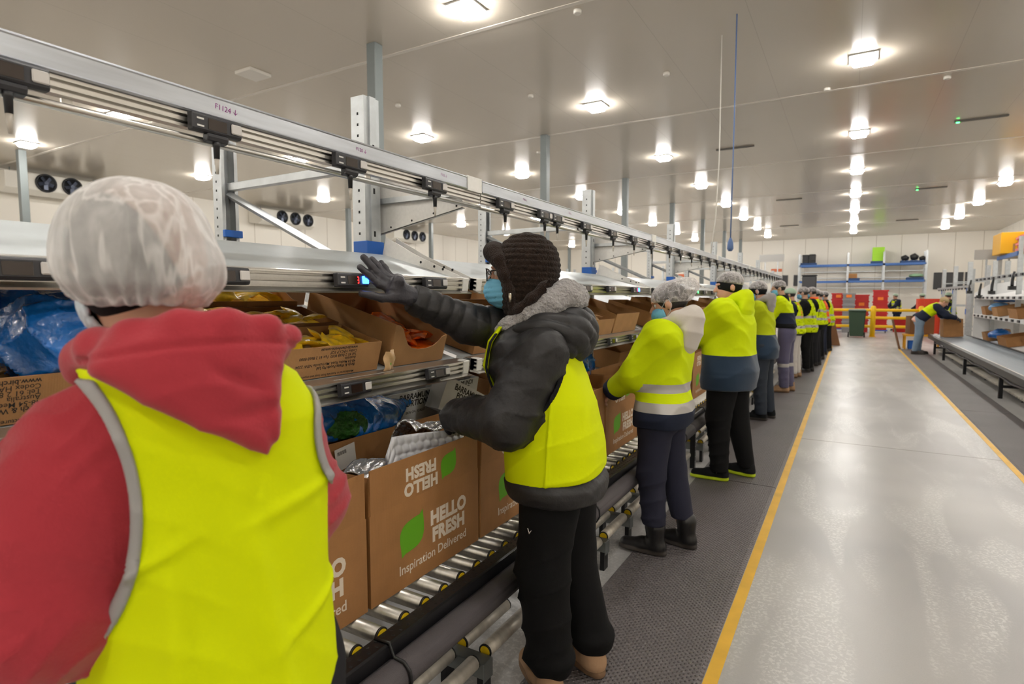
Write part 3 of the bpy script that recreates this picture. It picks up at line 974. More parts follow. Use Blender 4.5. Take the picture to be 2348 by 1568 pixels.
def leaf_mesh(parent, x, z, size, roll=0.0, y=-.0006):
    # a lime leaf: pointed at both ends, bulging belly
    P = []
    n = 14
    for i in range(n + 1):
        u = i / n
        P.append((-.5 + u, .39 * math.sin(PI * u ** .9) ** .95 + .03 * math.sin(2 * PI * u)))
    for i in range(n - 1, 0, -1):
        u = i / n
        P.append((-.5 + u, -.37 * math.sin(PI * u ** 1.1) ** .95))
    P = [(-.56, -.02)] + P[1:n] + [(.56, .06)] + P[n + 1:]
    me = bpy.data.meshes.new('leaf_logo')
    M = on_front(x, z, roll, y) @ Matrix.Diagonal((size, size, size, 1))
    me.from_pydata([tuple(M @ Vector((a, b, 0))) for a, b in P], [], [list(range(len(P)))])
    return link_mesh('leaf_logo', me, parent, [m_leaf])

# meal kit boxes on the rollers; local x along the line, front looks at the aisle
def kit_box(Y, label, group='meal kit boxes on the roller conveyor', liner=False, flapL=.12, seed=0, flapF=.0, X=-1.27, z=.5135):
    w, d, h = .61, .37, .30
    t = carton('meal_kit_box', label, 'box', (X, Y, z), w, d, h, (0, 0, PI / 2), m_card, group,
               flaps=(('f', .145, flapF), ('b', .145, -.02), ('l', .12, -.05), ('r', .12, -.12)))
    text_part('HELLO\nFRESH', .070, m_print, t, on_front(.412, .158, 0), bold=.0040, line=.92, spacing=1.06, sx=1.0, align='CENTER')
    text_part('Inspiration Delivered', .046, m_print, t, on_front(.328, .064, 0), bold=.0006, sx=1.0)
    leaf_mesh(t, .205, .174, .158, math.radians(47))
    fl = [c for c in t.children if c.name.startswith('flap')][0]
    text_part('HELLO\nFRESH', .058, m_print, fl, Matrix.Translation((.255, -.0052, .062)) @ FR @ Matrix.Rotation(PI, 4, 'Z'), bold=.0032, line=.92, spacing=1.06, name='lettering')
    lf = leaf_mesh(fl, .415, .068, .118, math.radians(47), y=-.0052)
    return t
kit_box(.66, 'brown meal kit box with green leaf print, partly behind the red hooded worker', flapF=.0)
b1 = kit_box(1.285, 'open brown meal kit box with foil liner, in front of the black puffer jacket worker')
kit_box(1.915, 'brown meal kit box half hidden behind the worker in the black puffer jacket', flapF=.02)
kit_box(2.68, 'brown meal kit box just beyond the black puffer jacket, its near flaps open', flapF=.05)
kit_box(3.315, 'brown meal kit box beside the worker with the reflective striped jacket', flapF=.0)
kit_box(3.95, 'brown meal kit box behind the worker with the reflective striped jacket')
for i, yy in enumerate((5.6, 6.3, 7.9, 9.2, 10.6, 12.2)):
    kit_box(yy, 'brown meal kit box far along the rollers, %s beyond the striped jacket' % ordn(i))
# white address label inside the open box
t = MB().box(0, .10, -.0003, .0003, 0, .085).build('address_label', m_paper)
t.location = (-1.618, 1.475, .852); t.rotation_euler = (0, -.12, PI / 2)
bars = MB()
for i in range(9): bars.box(.012 + .005 * i, .0145 + .005 * i, -.0006, -.0004, .058, .072)
o = bars.build('barcode_print', m_ink, t)
tag(t, 'white printed address label on the back flap of the open meal kit box', 'label')
# bubble foil liner in the open box: a thin quilted sheet folded over the rim
def quilt_sheet(name, P, nu, nv, mats, amp, cells, parent=None, thick=.003):
    """P(u,v)->point ; puffed bubble cells on both faces"""
    V, F = [], []
    for s in (1, -1):
        for j in range(nv + 1):
            for i in range(nu + 1):
                u, v = i / nu, j / nv
                p = Vector(P(u, v))
                du = (Vector(P(min(1, u + .01), v)) - Vector(P(max(0, u - .01), v)))
                dv = (Vector(P(u, min(1, v + .01))) - Vector(P(u, max(0, v - .01))))
                n = du.cross(dv).normalized()
                cu = u * cells[0] + (0.5 if int(v * cells[1]) % 2 else 0)
                b = abs(math.sin(PI * cu)) ** .5 * abs(math.sin(PI * v * cells[1])) ** .5
                V.append(p + n * s * (thick * .5 + amp * b))
    m = (nu + 1) * (nv + 1)
    for s in (0, 1):
        for j in range(nv):
            for i in range(nu):
                a = s * m + j * (nu + 1) + i
                q = [a, a + 1, a + nu + 2, a + nu + 1]
                F.append(q if s == 0 else q[::-1])
    ring = [i for i in range(nu + 1)] + [j * (nu + 1) + nu for j in range(1, nv + 1)] + [nv * (nu + 1) + i for i in range(nu - 1, -1, -1)] + [j * (nu + 1) for j in range(nv - 1, 0, -1)]
    for a, b in zip(ring, ring[1:] + ring[:1]): F.append([a, a + m, b + m, b])
    me = bpy.data.meshes.new(name); me.from_pydata([tuple(v) for v in V], [], F)
    me.polygons.foreach_set('use_smooth', [True] * len(F))
    return link_mesh(name, me, parent, mats if isinstance(mats, list) else [mats])
m_bubble = mat('bubble_white', S(202, 202, 206), 0.35, metal=.15)
ln = thing('foil_liner', 'silver bubble foil liner standing up out of the open meal kit box', 'liner', (-1.28, 1.285, .5135), (0, 0, PI / 2))
# local x along the line, y back, z up ; front sheet rises above the front rim and leans back
def Pf(u, v):
    x = .17 + .435 * u
    zt = .505 - .05 * u - .06 * max(0, .08 - u) / .08
    z = .24 + (zt - .24) * v
    y = .025 + .05 * v + .01 * math.sin(u * 5)
    return (x, y, z)
quilt_sheet('front_sheet', Pf, 110, 60, [m_bubble], .0065, (11, 8), ln)
def Pb(u, v):
    x = .36 + .24 * u
    y = .10 + .13 * v
    z = .45 + .075 * math.sin(v * 2.4 + .5) * (1 - .75 * u) + .01 * math.sin(9 * u + 3 * v) - .03 * v
    return (x, y, z)
quilt_sheet('folded_sheet', Pb, 90, 50, [m_foil], .006, (9, 5), ln)
def Pl(u, v):
    return (.03 + .2 * u, .03 + .16 * v, .40 + .02 * math.sin(7 * u + 4 * v))
quilt_sheet('loose_corner', Pl, 40, 30, [m_foil], .003, (7, 5), ln)
t = quilt_sheet('packing_tape', lambda u, v: (-1.32 - .02 * v, 1.865 + .03 * u + .015 * v, .955 + .055 * v), 8, 10, [m_white], .0005, (2, 2))
tag(t, 'curled white strip sticking up from the rim of the open meal kit box', 'tape')

# sachets
def sachet_mesh(L, Wd, T, seed):
    rg = random.Random(seed)
    nu, nv = 12, 8
    V, F = [], []
    ph = [rg.random() * 6.28 for _ in range(6)]
    for s in (1, -1):
        for j in range(nv + 1):
            for i in range(nu + 1):
                u, v = i / nu * 2 - 1, j / nv * 2 - 1
                e = max(0, 1 - abs(u) ** 4) * max(0, 1 - v * v) ** .6
                b = .25 * T * math.sin(3 * u + ph[0]) + .2 * T * math.sin(4 * v + 2 * u + ph[1])
                V.append((u * L / 2 * (1 - .05 * abs(v)), v * Wd / 2 * (1 - .06 * (1 - u * u)), s * T / 2 * e * (1 + .25 * math.sin(5 * u + 3 * v + ph[2])) + b * (1.2 - e) + .25 * T * u * math.sin(ph[3]) * 2))
    m = (nu + 1) * (nv + 1)
    for s in (0, 1):
        for j in range(nv):
            for i in range(nu):
                a = s * m + j * (nu + 1) + i
                q = [a, a + 1, a + nu + 2, a + nu + 1]
                F.append(q if s == 0 else q[::-1])
    me = bpy.data.meshes.new('sachet'); me.from_pydata(V, [], F)
    me.polygons.foreach_set('use_smooth', [True] * len(F))
    return me
SV = {}
def sachets(n, area, z, M, m, label, group, size=(.095, .07, .016), seed=1, layers=1, tiltmax=.5, name='sachet'):
    """n sachets strewn in area (x0,x1,y0,y1) at height z of frame M"""
    rg = random.Random(seed)
    cols = max(1, round(math.sqrt(n * (area[1] - area[0]) / max(.01, area[3] - area[2]))))
    rowsn = max(1, math.ceil(n / cols))
    for i in range(n):
        key = (m.name, i % 4, size)
        if key not in SV:
            me = sachet_mesh(*size, seed=i % 4 + 11); me.materials.append(m); SV[key] = me
        o = bpy.data.objects.new(name, SV[key]); COL.objects.link(o)
        cx_ = area[0] + (area[1] - area[0]) * ((i % cols) + .5 + rg.uniform(-.25, .25)) / cols
        cy_ = area[2] + (area[3] - area[2]) * ((i // cols) + .5 + rg.uniform(-.2, .2)) / rowsn
        R = Matrix.Rotation(rg.uniform(-.7, .7) + PI * rg.randint(0, 1), 4, 'Z') @ Matrix.Rotation(rg.uniform(-tiltmax, tiltmax), 4, 'X') @ Matrix.Rotation(rg.uniform(-tiltmax, tiltmax), 4, 'Y')
        o.matrix_world = M @ Matrix.Translation((cx_, cy_, z + rg.uniform(-.004, .012))) @ R
        tag(o, label, 'sachet', group)
def fill_block(t, w, d, z, m, name='filling'):
    """the hidden lower mass of what fills a carton"""
    o = MB().box(.006, w - .006, .006, d - .006, .005, z).build(name, m, t)
    return o
TB = (TILT, 0, PI / 2)
def tb(x0, y0, z0, tilt=TILT):
    return Matrix.Translation((x0, y0, z0)) @ Matrix.Rotation(PI / 2, 4, 'Z') @ Matrix.Rotation(tilt, 4, 'X')
def mid_z(x): return 1.212 + (-1.452 - x) * math.tan(TILT) + .004
BW = ['www.birchandwaite.com.au', 'Codex HACCP SQF', 'Tel: 61 2 8668 8000  Fax: 61 2 8668 8080', 'Australia', '48-54 Meeks Road, Marrickville NSW 2204', 'Birch & Waite Foods Pty Ltd', '', 'Manufactured in Australia from local and imported ingredients']
def bw_print(t, x, ztop, sz, pitch):
    for i, s in enumerate(BW):
        if not s: continue
        text_part(s, sz if i < 7 else sz * .8, m_ink, t, on_front(x, ztop - pitch * i, PI), align='LEFT', bold=.0003 if i in (5, 0) else 0.0001)
# bay nearest the camera, middle shelf
x = -1.515
t = carton('food_carton', 'brown printed carton with foil sachets at the left end of the middle shelf', 'carton', (x, .02, mid_z(x)), .585, .27, .105, TB, m_card2, 'cartons of sachets')
bw_print(t, .525, .094, .0165, .0125)
fill_block(t, .585, .27, .06, m_bfoil)
sachets(9, (.05, .5, .03, .22), .085, tb(x, .02, mid_z(x)), m_bfoil, 'brown foil sachet in the carton at the left end of the middle shelf', 'sachets in the left carton', seed=2)
x = -1.80
t = carton('food_carton', 'tall brown carton behind the blue bag at the left end of the middle shelf', 'carton', (x, .1, mid_z(x)), .50, .35, .16, TB, m_card, 'cartons of sachets', side_drop=.10)
fill_block(t, .5, .35, .13, m_cardd)
x = -1.515
t = carton('food_carton', 'brown carton printed upside down with an address, full of yellow sachets', 'carton', (x, 1.0, mid_z(x)), .585, .215, .108, TB, m_card2, 'cartons of sachets')
bw_print(t, .465, .098, .0145, .0128)
fill_block(t, .585, .215, .07, m_yfoil)
sachets(20, (.05, .54, .03, .19), .098, tb(x, 1.0, mid_z(x)), m_yfoil, 'yellow foil sachet in the address-printed carton on the middle shelf', 'yellow sachets in the front carton', seed=5, tiltmax=.42)
x = -1.735
t = carton('food_carton', 'brown carton of yellow sachets directly behind the address-printed one', 'carton', (x, 1.02, mid_z(x)), .56, .22, .115, TB, m_cardd, 'cartons of sachets')
fill_block(t, .56, .22, .085, m_yfoil)
sachets(14, (.05, .5, .03, .19), .12, tb(x, 1.02, mid_z(x)), m_yfoil, 'yellow foil sachet in the carton behind the address-printed one', 'yellow sachets in the second carton', seed=8, tiltmax=.45)
x = -1.97
t = carton('food_carton', 'brown carton of gold sachets at the back of the middle shelf, tall lit back panel', 'carton', (x, .92, mid_z(x)), .66, .34, .13, TB, m_card, 'cartons of sachets', back=.24)
fill_block(t, .66, .34, .10, m_yfoil)
sachets(14, (.05, .6, .03, .26), .135, tb(x, .92, mid_z(x)), m_yfoil, 'gold foil sachet in the carton at the back of the middle shelf', 'gold sachets at the back', seed=9, tiltmax=.6)
# torn-front carton of orange packets
x = -1.515
cut = [(0, .004), (.335, .004), (.335, .112)] + [(.305, .105), (.285, .085), (.255, .068), (.21, .060), (.16, .060), (.12, .068), (.09, .085), (.065, .118), (.045, .150), (.025, .165), (0, .168)]
t = carton('food_carton', 'brown carton with a torn scooped front holding orange packets, at the reaching glove', 'carton', (x, 1.648, mid_z(x)), .335, .49, .17, TB, m_card2, 'cartons of sachets', cut=cut)
fill_block(t, .335, .49, .06, m_ofoil)
sachets(16, (.05, .30, .04, .4), .085, tb(x, 1.648, mid_z(x)), m_ofoil, 'orange foil packet in the torn carton on the middle shelf', 'orange packets', size=(.13, .085, .022), seed=4, tiltmax=.5, name='packet')
M = tb(-1.50, 1.615, mid_z(-1.50) + .002) @ Matrix.Rotation(.35, 4, 'Z')
me = sachet_mesh(.06, .075, .018, 40); me.materials.append(m_pfoil)
o = bpy.data.objects.new('sachet', me); COL.objects.link(o)
o.matrix_world = M @ Matrix.Translation((0, -.01, .038)) @ Matrix.Rotation(PI / 2 - .15, 4, 'X')
tag(o, 'pale orange spice sachet standing alone between two cartons on the middle shelf', 'sachet')
text_part('bio', .014, m_leaf, o, Matrix.Translation((-.012, -.01, .0105)), bold=.0004)
# bay two, middle shelf
def simple(Y, w, d, h, label, m=m_card2, X=-1.515, fillm=None, cutd=None, n=0, seed=1, back=None, group='cartons of sachets', side_drop=None):
    zz = mid_z(X)
    t = carton('food_carton', label, 'carton', (X, Y, zz), w, d, h, TB, m, group, back=back, side_drop=side_drop)
    if fillm:
        fill_block(t, w, d, h * .62, fillm)
        if n: sachets(n, (.04, w - .04, .03, d - .03), h * .85, tb(X, Y, zz), fillm, 'sachet inside the ' + label, 'sachets in ' + label, seed=seed)
    return t
simple(2.22, .34, .42, .13, 'plain brown carton behind the reaching arm', m_card)
simple(2.60, .40, .42, .15, 'plain brown carton behind the black puffer hood', m_card)
simple(3.30, .37, .40, .10, 'shallow brown carton of yellow sachets beyond the fleece hood', m_card2, fillm=m_yfoil, n=8, seed=21)
simple(3.69, .34, .40, .115, 'plain brown carton, middle of three beyond the fleece hood', m_card2, fillm=m_pfoil, n=6, seed=22)
simple(4.06, .52, .45, .15, 'tall brown carton with green print beside the striped jacket hood', m_card2, side_drop=.14)
simple(3.35, 1.1, .35, .12, 'long brown carton in the second row beyond the fleece hood', m_card, X=-1.975, fillm=m_pfoil, back=.2)
simple(4.95, .5, .42, .14, 'brown carton first past the second rack frame', m_card)
simple(5.55, .5, .42, .17, 'brown carton behind the hairnet of the striped jacket worker', m_card, side_drop=.12)
simple(6.15, .45, .42, .12, 'pale open carton near the green lit pick light', m_card2, fillm=m_pfoil, n=5, seed=26)
simple(6.65, .45, .42, .16, 'brown carton between the striped jacket and the large hooded worker', m_card)
for i in range(8):
    simple(7.6 + .95 * i, .6, .42, .13 + .03 * (i % 2), 'brown carton far along the middle shelf, %s past the large hooded worker' % ordn(i), (m_card, m_card2)[i % 2], fillm=(m_yfoil, m_pfoil)[i % 2])
for i, (yy, w) in enumerate(((.16, .55), (.75, .75), (1.53, .42), (2.22, .6), (2.86, .62), (3.52, .6), (4.14, .52))):  # extra dark row, added to stop light coming through from behind the shelf
    simple(yy, w, .3, .15, 'brown carton added to block backlight, middle shelf back row, %s from the camera' % ordn(i), m_cardd, X=-2.345)
# low shelf: fish cartons, bags
LT = TILT * .7
def low_z(x): return .80 + (-1.70 - x) * math.tan(LT) + .004
LB = (LT, 0, PI / 2)
x = -1.84
t = carton('fish_carton', 'white carton lettered BARRAMUNDI PORTIONS, rearmost on the low shelf', 'carton', (x, 1.93, low_z(x)), .42, .10, .225, LB, m_cardw, 'white fish cartons')
text_part('BARRAMUNDI\nPORTIONS', .042, m_ink, t, on_front(.235, .178), bold=.0012, line=.85)
text_part('SKIN ON, SCALED', .018, m_ink, t, on_front(.235, .115), bold=.0003)
t = carton('fish_carton', 'white carton with black fish lettering on its side, next to the tilted one', 'carton', (x, 2.365, low_z(x)), .33, .10, .225, LB, m_cardw, 'white fish cartons')
text_part('BARRAMUNDI\nPORTIONS', .036, m_ink, t, on_front(.16, .19), bold=.001, line=.85)
x = -1.705
t = carton('fish_carton', 'tilted open white carton lettered BARRAMUNDI PORTIONS SKIN ON, SCALED', 'carton', (x, 2.20, low_z(x) + .155), .42, .085, .17, (LT - .1, math.radians(24), PI / 2), m_cardw, 'white fish cartons')
text_part('BARRAMUNDI\nPORTIONS', .044, m_ink, t, on_front(.215, .118), bold=.0013, line=.85)
text_part('SKIN ON, SCALED', .021, m_ink, t, on_front(.215, .055), bold=.0005)
text_part('Contains fish', .013, m_ink, t, on_front(.215, .03))
x = -1.80
t = carton('brown_crate_carton', 'dark brown open carton on the low shelf under the blue bag', 'carton', (x, 1.12, low_z(x)), .78, .36, .13, LB, m_cardd)
fill_block(t, .78, .36, .06, m_cardd)
t = carton('brown_crate_carton', 'brown open carton on the low shelf behind the black puffer jacket', 'carton', (x, 2.76, low_z(x)), .28, .4, .2, LB, m_card)
for i, yy in enumerate((4.95, 5.62, 6.3, 7.65, 8.4)):
    t = carton('brown_crate_carton', 'brown open carton far along the low shelf, %s past the black trays' % ordn(i), 'carton', (x, yy, low_z(x)), .6, .4, .18, LB, m_card, 'cartons on the low shelf')

def bag(name, label, loc, r, seed, m, h=.012, amp=.03, flat=.0, cat='bag'):
    r = np.array(r, float)
    def f(P):
        d = ell(P, (0, 0, 0), r)
        d = d + amp * wob(P, 11, seed) * .9 - amp * .9 * creases(P, 28, seed + 3, (.6, .5, .6), .5) - amp * .55 * creases(P, 44, seed + 7, (-.5, .8, .2), .5) - amp * .35 * creases(P, 75, seed + 11, (.3, -.6, .7), .5)
        return smax(d, -(P[:, 2] + r[2] * .72), .02) * .75
    t = sdf_obj(name, f, -r - amp * 2.2, r + amp * 2.2, h, m, None)
    t.location = loc
    tag(t, label, cat)
    return t
bag('plastic_bag', 'crumpled blue plastic bag hanging over the left carton beside the hairnet', (-1.60, .62, 1.40), (.11, .13, .12), 3, m_bag, .007)
bag('plastic_bag', 'flat blue plastic bag at the back left of the middle shelf', (-1.86, .72, 1.47), (.12, .22, .055), 6, m_bag, .008)
bag('plastic_bag', 'blue plastic bag of greens draped over the low shelf behind the open box', (-1.83, 1.74, 1.00), (.14, .40, .085), 9, m_bag, .008, amp=.045)
bag('plastic_bag', 'bright blue plastic bag on the low shelf beside the striped jacket sleeve', (-1.82, 4.06, .98), (.12, .22, .14), 12, m_bag, .012)
m_lettuce = mat('salad_leaves', S(40, 96, 24), 0.5, bump=(40, 1, .02), var=(30, .4))
bag('salad_clump', 'dark green salad leaves showing under the blue bag behind the open box', (-1.72, 1.62, .98), (.05, .13, .05), 15, m_lettuce, .008, cat='salad')
for i, (yy, dz) in enumerate(((3.06, 0), (3.42, .0))):
    t = thing('black_tray', 'black plastic tray on the low shelf, %s past the black puffer jacket' % ordn(i), 'tray', (-1.80, yy, low_z(-1.80)), (LT, 0, PI / 2), 'black trays on the low shelf')
    mb = MB(); mb.box(0, .34, 0, .4, 0, .006); mb.box(0, .34, 0, .006, .006, .15); mb.box(0, .34, .394, .4, .006, .15); mb.box(0, .006, .006, .394, .006, .15); mb.box(.334, .34, .006, .394, .006, .15)
    mb.build('tray_body', m_black, t)
    MB().box(-.006, .346, -.006, .406, .15, .158).build('lid', mat('tray_lid', S(60, 62, 64), 0.25, coat=.5, bump=(30, .4, .005)), t)
# ------------------------------------------------------------------ people
m_skin = mat('skin_warm', S(196, 150, 124), 0.5, sub=.12, var=(8, .06))
m_skin2 = mat('skin_pink', S(218, 166, 146), 0.5, sub=.12, var=(8, .06))
m_eye = mat('eye_white', S(225, 222, 218), 0.2)
m_iris = mat('iris_dark', S(40, 26, 18), 0.15)
m_hair = mat('black_hair', S(24, 21, 20), 0.5, stretch=(1, 1, .2), bump=(160, .7, .003))
m_hairb = mat('blond_hair', S(176, 142, 92), 0.5, stretch=(1, 1, .2), bump=(160, .7, .003))
FB = (230, .35, .002)
m_red = mat('red_fleece', S(164, 50, 60), 0.9, spec=.2, sheen=.2, bump=FB, var=(3, .05))
m_vest = mat('vest_yellow', S(211, 225, 0), 0.75, spec=.12, bump=(18, .22, .012))
m_hiv = mat('hi_vis_yellow', S(206, 226, 4), 0.75, spec=.15, bump=(22, .25, .01))
m_lime = mat('hi_vis_lime', S(180, 194, 22), 0.75, spec=.15, bump=(22, .25, .01))
m_navy = mat('navy_fleece', S(14, 42, 66), 0.8, bump=FB, sheen=.2)
m_navyd = mat('dark_navy', S(28, 35, 54), 0.8, spec=.3, bump=FB)
m_charc = mat('charcoal_pants', S(34, 34, 37), 0.85, spec=.2, bump=FB)
m_blackp = mat('black_pants', S(15, 15, 16), 0.85, spec=.2, bump=FB)
m_indigo = mat('indigo_pants', S(38, 39, 54), 0.85, spec=.25, bump=FB)
m_purp = mat('purple_navy_pants', S(84, 80, 106), 0.8, bump=FB, sheen=.15)
m_puff = mat('black_puffer', S(25, 23, 24), 0.55, bump=(16, .5, .014))
m_fleece = mat('sherpa_grey', S(168, 164, 162), 0.95, sheen=.4, bump=(110, 1.0, .02))
m_hat = mat('brown_knit', S(40, 30, 24), 0.98, spec=.1, sheen=.08, bump=(150, 1.0, .008), var=(60, .4))
m_fur = mat('brown_fur', S(42, 29, 22), 0.98, spec=.1, sheen=.12, bump=(220, 1.0, .01))
m_greyb = mat('grey_binding', S(150, 148, 146), 0.55)
m_band = mat('reflective_band', S(178, 174, 170), 0.4, metal=.25, bump=(80, .15, .002))
m_blackc = mat('black_cloth', S(17, 18, 20), 0.85, spec=.25, bump=FB)
m_beige = mat('beige_hood', S(196, 188, 178), 0.85, sheen=.3, bump=FB)
m_ghood = mat('grey_hood', S(138, 132, 128), 0.85, sheen=.3, bump=FB)
m_mask = mat('mask_blue', S(112, 182, 214), 0.7, bump=(12, .3, .01))
m_maskw = mat('mask_pale', S(206, 216, 224), 0.7)
m_boot = mat('black_boot', S(24, 23, 24), 0.35, bump=(40, .2, .003))
m_bsole = mat('boot_sole', S(60, 54, 50), 0.7)
m_tan = mat('tan_suede', S(166, 132, 100), 0.85, bump=(60, .3, .004), var=(12, .1))
m_tsole = mat('tan_sole', S(120, 92, 66), 0.8)
m_neon = mat('neon_sole', S(190, 212, 30), 0.6)
m_glove = mat('black_glove', S(44, 42, 48), 0.5, bump=(90, .5, .004))
m_white_pants = mat('cream_pants', S(196, 190, 184), 0.8, bump=FB)
m_jean = mat('washed_jeans', S(122, 140, 158), 0.8, bump=FB, var=(6, .1))
m_orange = mat('orange_trim', S(255, 102, 32), 0.6)
m_mint = mat('mint_net', S(180, 205, 180), 0.8, alpha=.8)
m_glass = mat('glasses_frame', S(18, 18, 20), 0.2, coat=.5)
m_lens = mat('glasses_lens', S(210, 215, 220), 0.05, alpha=.25)
m_metal = mat('toggle_metal', S(200, 190, 170), 0.25, metal=.9)

def net_mat(name, col, lo, hi, scale, stretch, pleat=0):
    def ex(nt, p, mp):
        N, L = nt.nodes, nt.links
        tc = [n for n in N if n.type == 'TEX_COORD'][0]
        def noise(sc, det, dist, vec):
            n = N.new('ShaderNodeTexNoise'); n.inputs['Scale'].default_value = sc; n.inputs['Detail'].default_value = det; n.inputs['Distortion'].default_value = dist
            L.new(vec, n.inputs['Vector']); return n.outputs[0]
        def math_(op, a, b):
            m = N.new('ShaderNodeMath'); m.operation = op
            for k, v in enumerate((a, b)):
                if isinstance(v, float): m.inputs[k].default_value = v
                else: L.new(v, m.inputs[k])
            return m.outputs[0]
        base = noise(scale, 6, 1.2, mp.outputs[0])
        fibre = noise(scale * 9, 3, 0, tc.outputs['Object'])
        ridge = noise(scale * .9, 3, .35, mp.outputs[0])
        # thin bright gathers: where the smooth noise crosses its middle
        r1 = math_('ABSOLUTE', math_('SUBTRACT', ridge, .5), .0)
        mr = N.new('ShaderNodeMapRange'); mr.inputs[1].default_value = 0.0; mr.inputs[2].default_value = .045; mr.inputs[3].default_value = .26; mr.inputs[4].default_value = 0.0
        mr.interpolation_type = 'SMOOTHSTEP'
        L.new(r1, mr.inputs[0])
        lw = N.new('ShaderNodeLayerWeight'); lw.inputs['Blend'].default_value = .35
        a = math_('MULTIPLY_ADD', fibre, .30) if False else math_('ADD', math_('MULTIPLY', fibre, .35), base)
        m2 = N.new('ShaderNodeMapRange'); m2.inputs[1].default_value = .45; m2.inputs[2].default_value = .90; m2.inputs[3].default_value = lo; m2.inputs[4].default_value = hi
        L.new(a, m2.inputs[0])
        al = math_('ADD', math_('ADD', m2.outputs[0], mr.outputs[0]), math_('MULTIPLY', lw.outputs['Facing'], .45))
        al = math_('MINIMUM', al, 1.0)
        L.new(al, p.inputs['Alpha'])
        b = N.new('ShaderNodeBump'); b.inputs['Strength'].default_value = .45; b.inputs['Distance'].default_value = .004
        L.new(math_('ADD', base, mr.outputs[0]), b.inputs['Height']); L.new(b.outputs[0], p.inputs['Normal'])
    return mat(name, col, .95, spec=.1, extra=ex, stretch=stretch)
m_net = net_mat('hairnet_cloth', S(224, 222, 220), .28, .60, 5, (5, 5, .8))
m_net2 = net_mat('hairnet_fine', S(226, 220, 218), .10, .42, 24, (1.6, 1, 1))

def head_sdf(P, c, R):
    q = (P - c) @ R
    d = smin(ell(q, (0, -.012, .022), (.074, .094, .090)), ell(q, (0, .026, -.045), (.057, .068, .072)), .03)
    d = smin(d, ell(q, (0, .066, -.098), (.028, .026, .02)), .02)
    d = smin(d, rc(q, (0, .092, .016), (0, .112, -.014), .009, .014), .014)
    d = smin(d, ell(q, (0, .086, -.055), (.024, .013, .012)), .012)
    d = smin(d, ell(q, (0, .082, .034), (.052, .014, .010)), .014)
    for s in (-1, 1):
        d = smin(d, ell(q, (s * .077, -.006, -.006), (.011, .020, .031)), .008)
        d = smax(d, -ell(q, (s * .031, .094, .014), (.017, .012, .011)), .012)
    return d
def ik(a, t, l1, l2, hint):
    a = np.array(a, float); t = np.array(t, float)
    v = t - a; L = min(np.linalg.norm(v), (l1 + l2) * .999)
    u = v / np.linalg.norm(v)
    x = (l1 * l1 - l2 * l2 + L * L) / (2 * L)
    hgt = math.sqrt(max(0, l1 * l1 - x * x))
    h = np.array(hint, float); h = h - (h @ u) * u; h /= np.linalg.norm(h)
    return a + u * x + h * hgt, a + u * L
def hand_pts(w, d, n, side, s=1.0, curl=.5):
    """finger chains: w wrist, d hand direction, n palm normal, side=+1 right hand"""
    d = np.array(d, float) / np.linalg.norm(d); n = np.array(n, float); n -= (n @ d) * d; n /= np.linalg.norm(n)
    t = np.cross(d, n) * side       # towards the thumb
    ch = []
    for k, (o, L) in enumerate(((.028, .072), (.009, .080), (-.011, .074), (-.030, .058))):
        p0 = w + d * .085 * s + t * o * s
        dd = d.copy(); pts = [w + d * .03 * s + t * o * .7 * s, p0]
        for j in range(3):
            a = curl * (.5 + .25 * j) * (1 + .08 * k)
            dd = dd * math.cos(a) + n * math.sin(a); nn = n
            dd /= np.linalg.norm(dd)
            pts.append(pts[-1] + dd * L * s * (.45, .32, .23)[j])
        ch.append((pts, [.012, .0105, .0095, .0085, .0075]))
    b = w + d * .03 * s + t * .022 * s
    tp = [w + d * .015 * s + t * .01 * s, b, b + (d * .6 + t * .75 + n * .2) * .036 * s, b + (d * .95 + t * .72 + n * .45) * .05 * s, b + (d * 1.25 + t * .7 + n * .6) * .058 * s]
    ch.append((tp, [.014, .014, .012, .0105, .009]))
    return ch
def hand_sdf(P, chains, s=1.0):
    d = None
    for pts, rs in chains:
        e = chain(P, pts, [r * s for r in rs], .006)
        d = e if d is None else smin(d, e, .007)
    return d
def shoe_parts(parent, pos, ang, mu, ms, s=1.0, hi=.0, h=.012, tall=.09):
    ca, sa = math.cos(ang), math.sin(ang)
    def f(P):
        q = P - np.array([pos[0], pos[1], 0])
        q = np.stack([q[:, 0] * ca + q[:, 1] * sa, -q[:, 0] * sa + q[:, 1] * ca, q[:, 2]], 1) / s
        d = smin(rc(q, (0, -.055, .045), (0, .05, .05), .043, .042), rc(q, (0, .05, .045), (0, .165, .036), .042, .036), .03)
        d = smin(d, rc(q, (0, -.04, .06), (0, -.045, tall), .043, .046), .03) if tall < .16 else smin(d, rc(q, (0, -.032, .06), (0, -.026, tall - .05), .050, .064), .03)
        sole = rbox(q, (0, .055, .014), (.045, .155, .014), .012)
        sole = smax(sole, ell(q, (0, .055, .02), (.052, .165, .08)), .01)
        d = smin(d, sole, .006)
        return smax(d, -q[:, 2] + .0005, .003) * s
    o = (pos[0], pos[1])
    sdf_obj('shoe', f, (o[0] - .22 * s, o[1] - .24 * s, -.01), (o[0] + .22 * s, o[1] + .24 * s, tall + .09), h, [mu, ms], parent,
            cuts=[((0, 0, .03), (0, 0, 1))], chooser=lambda c: c[:, 2] < .03)

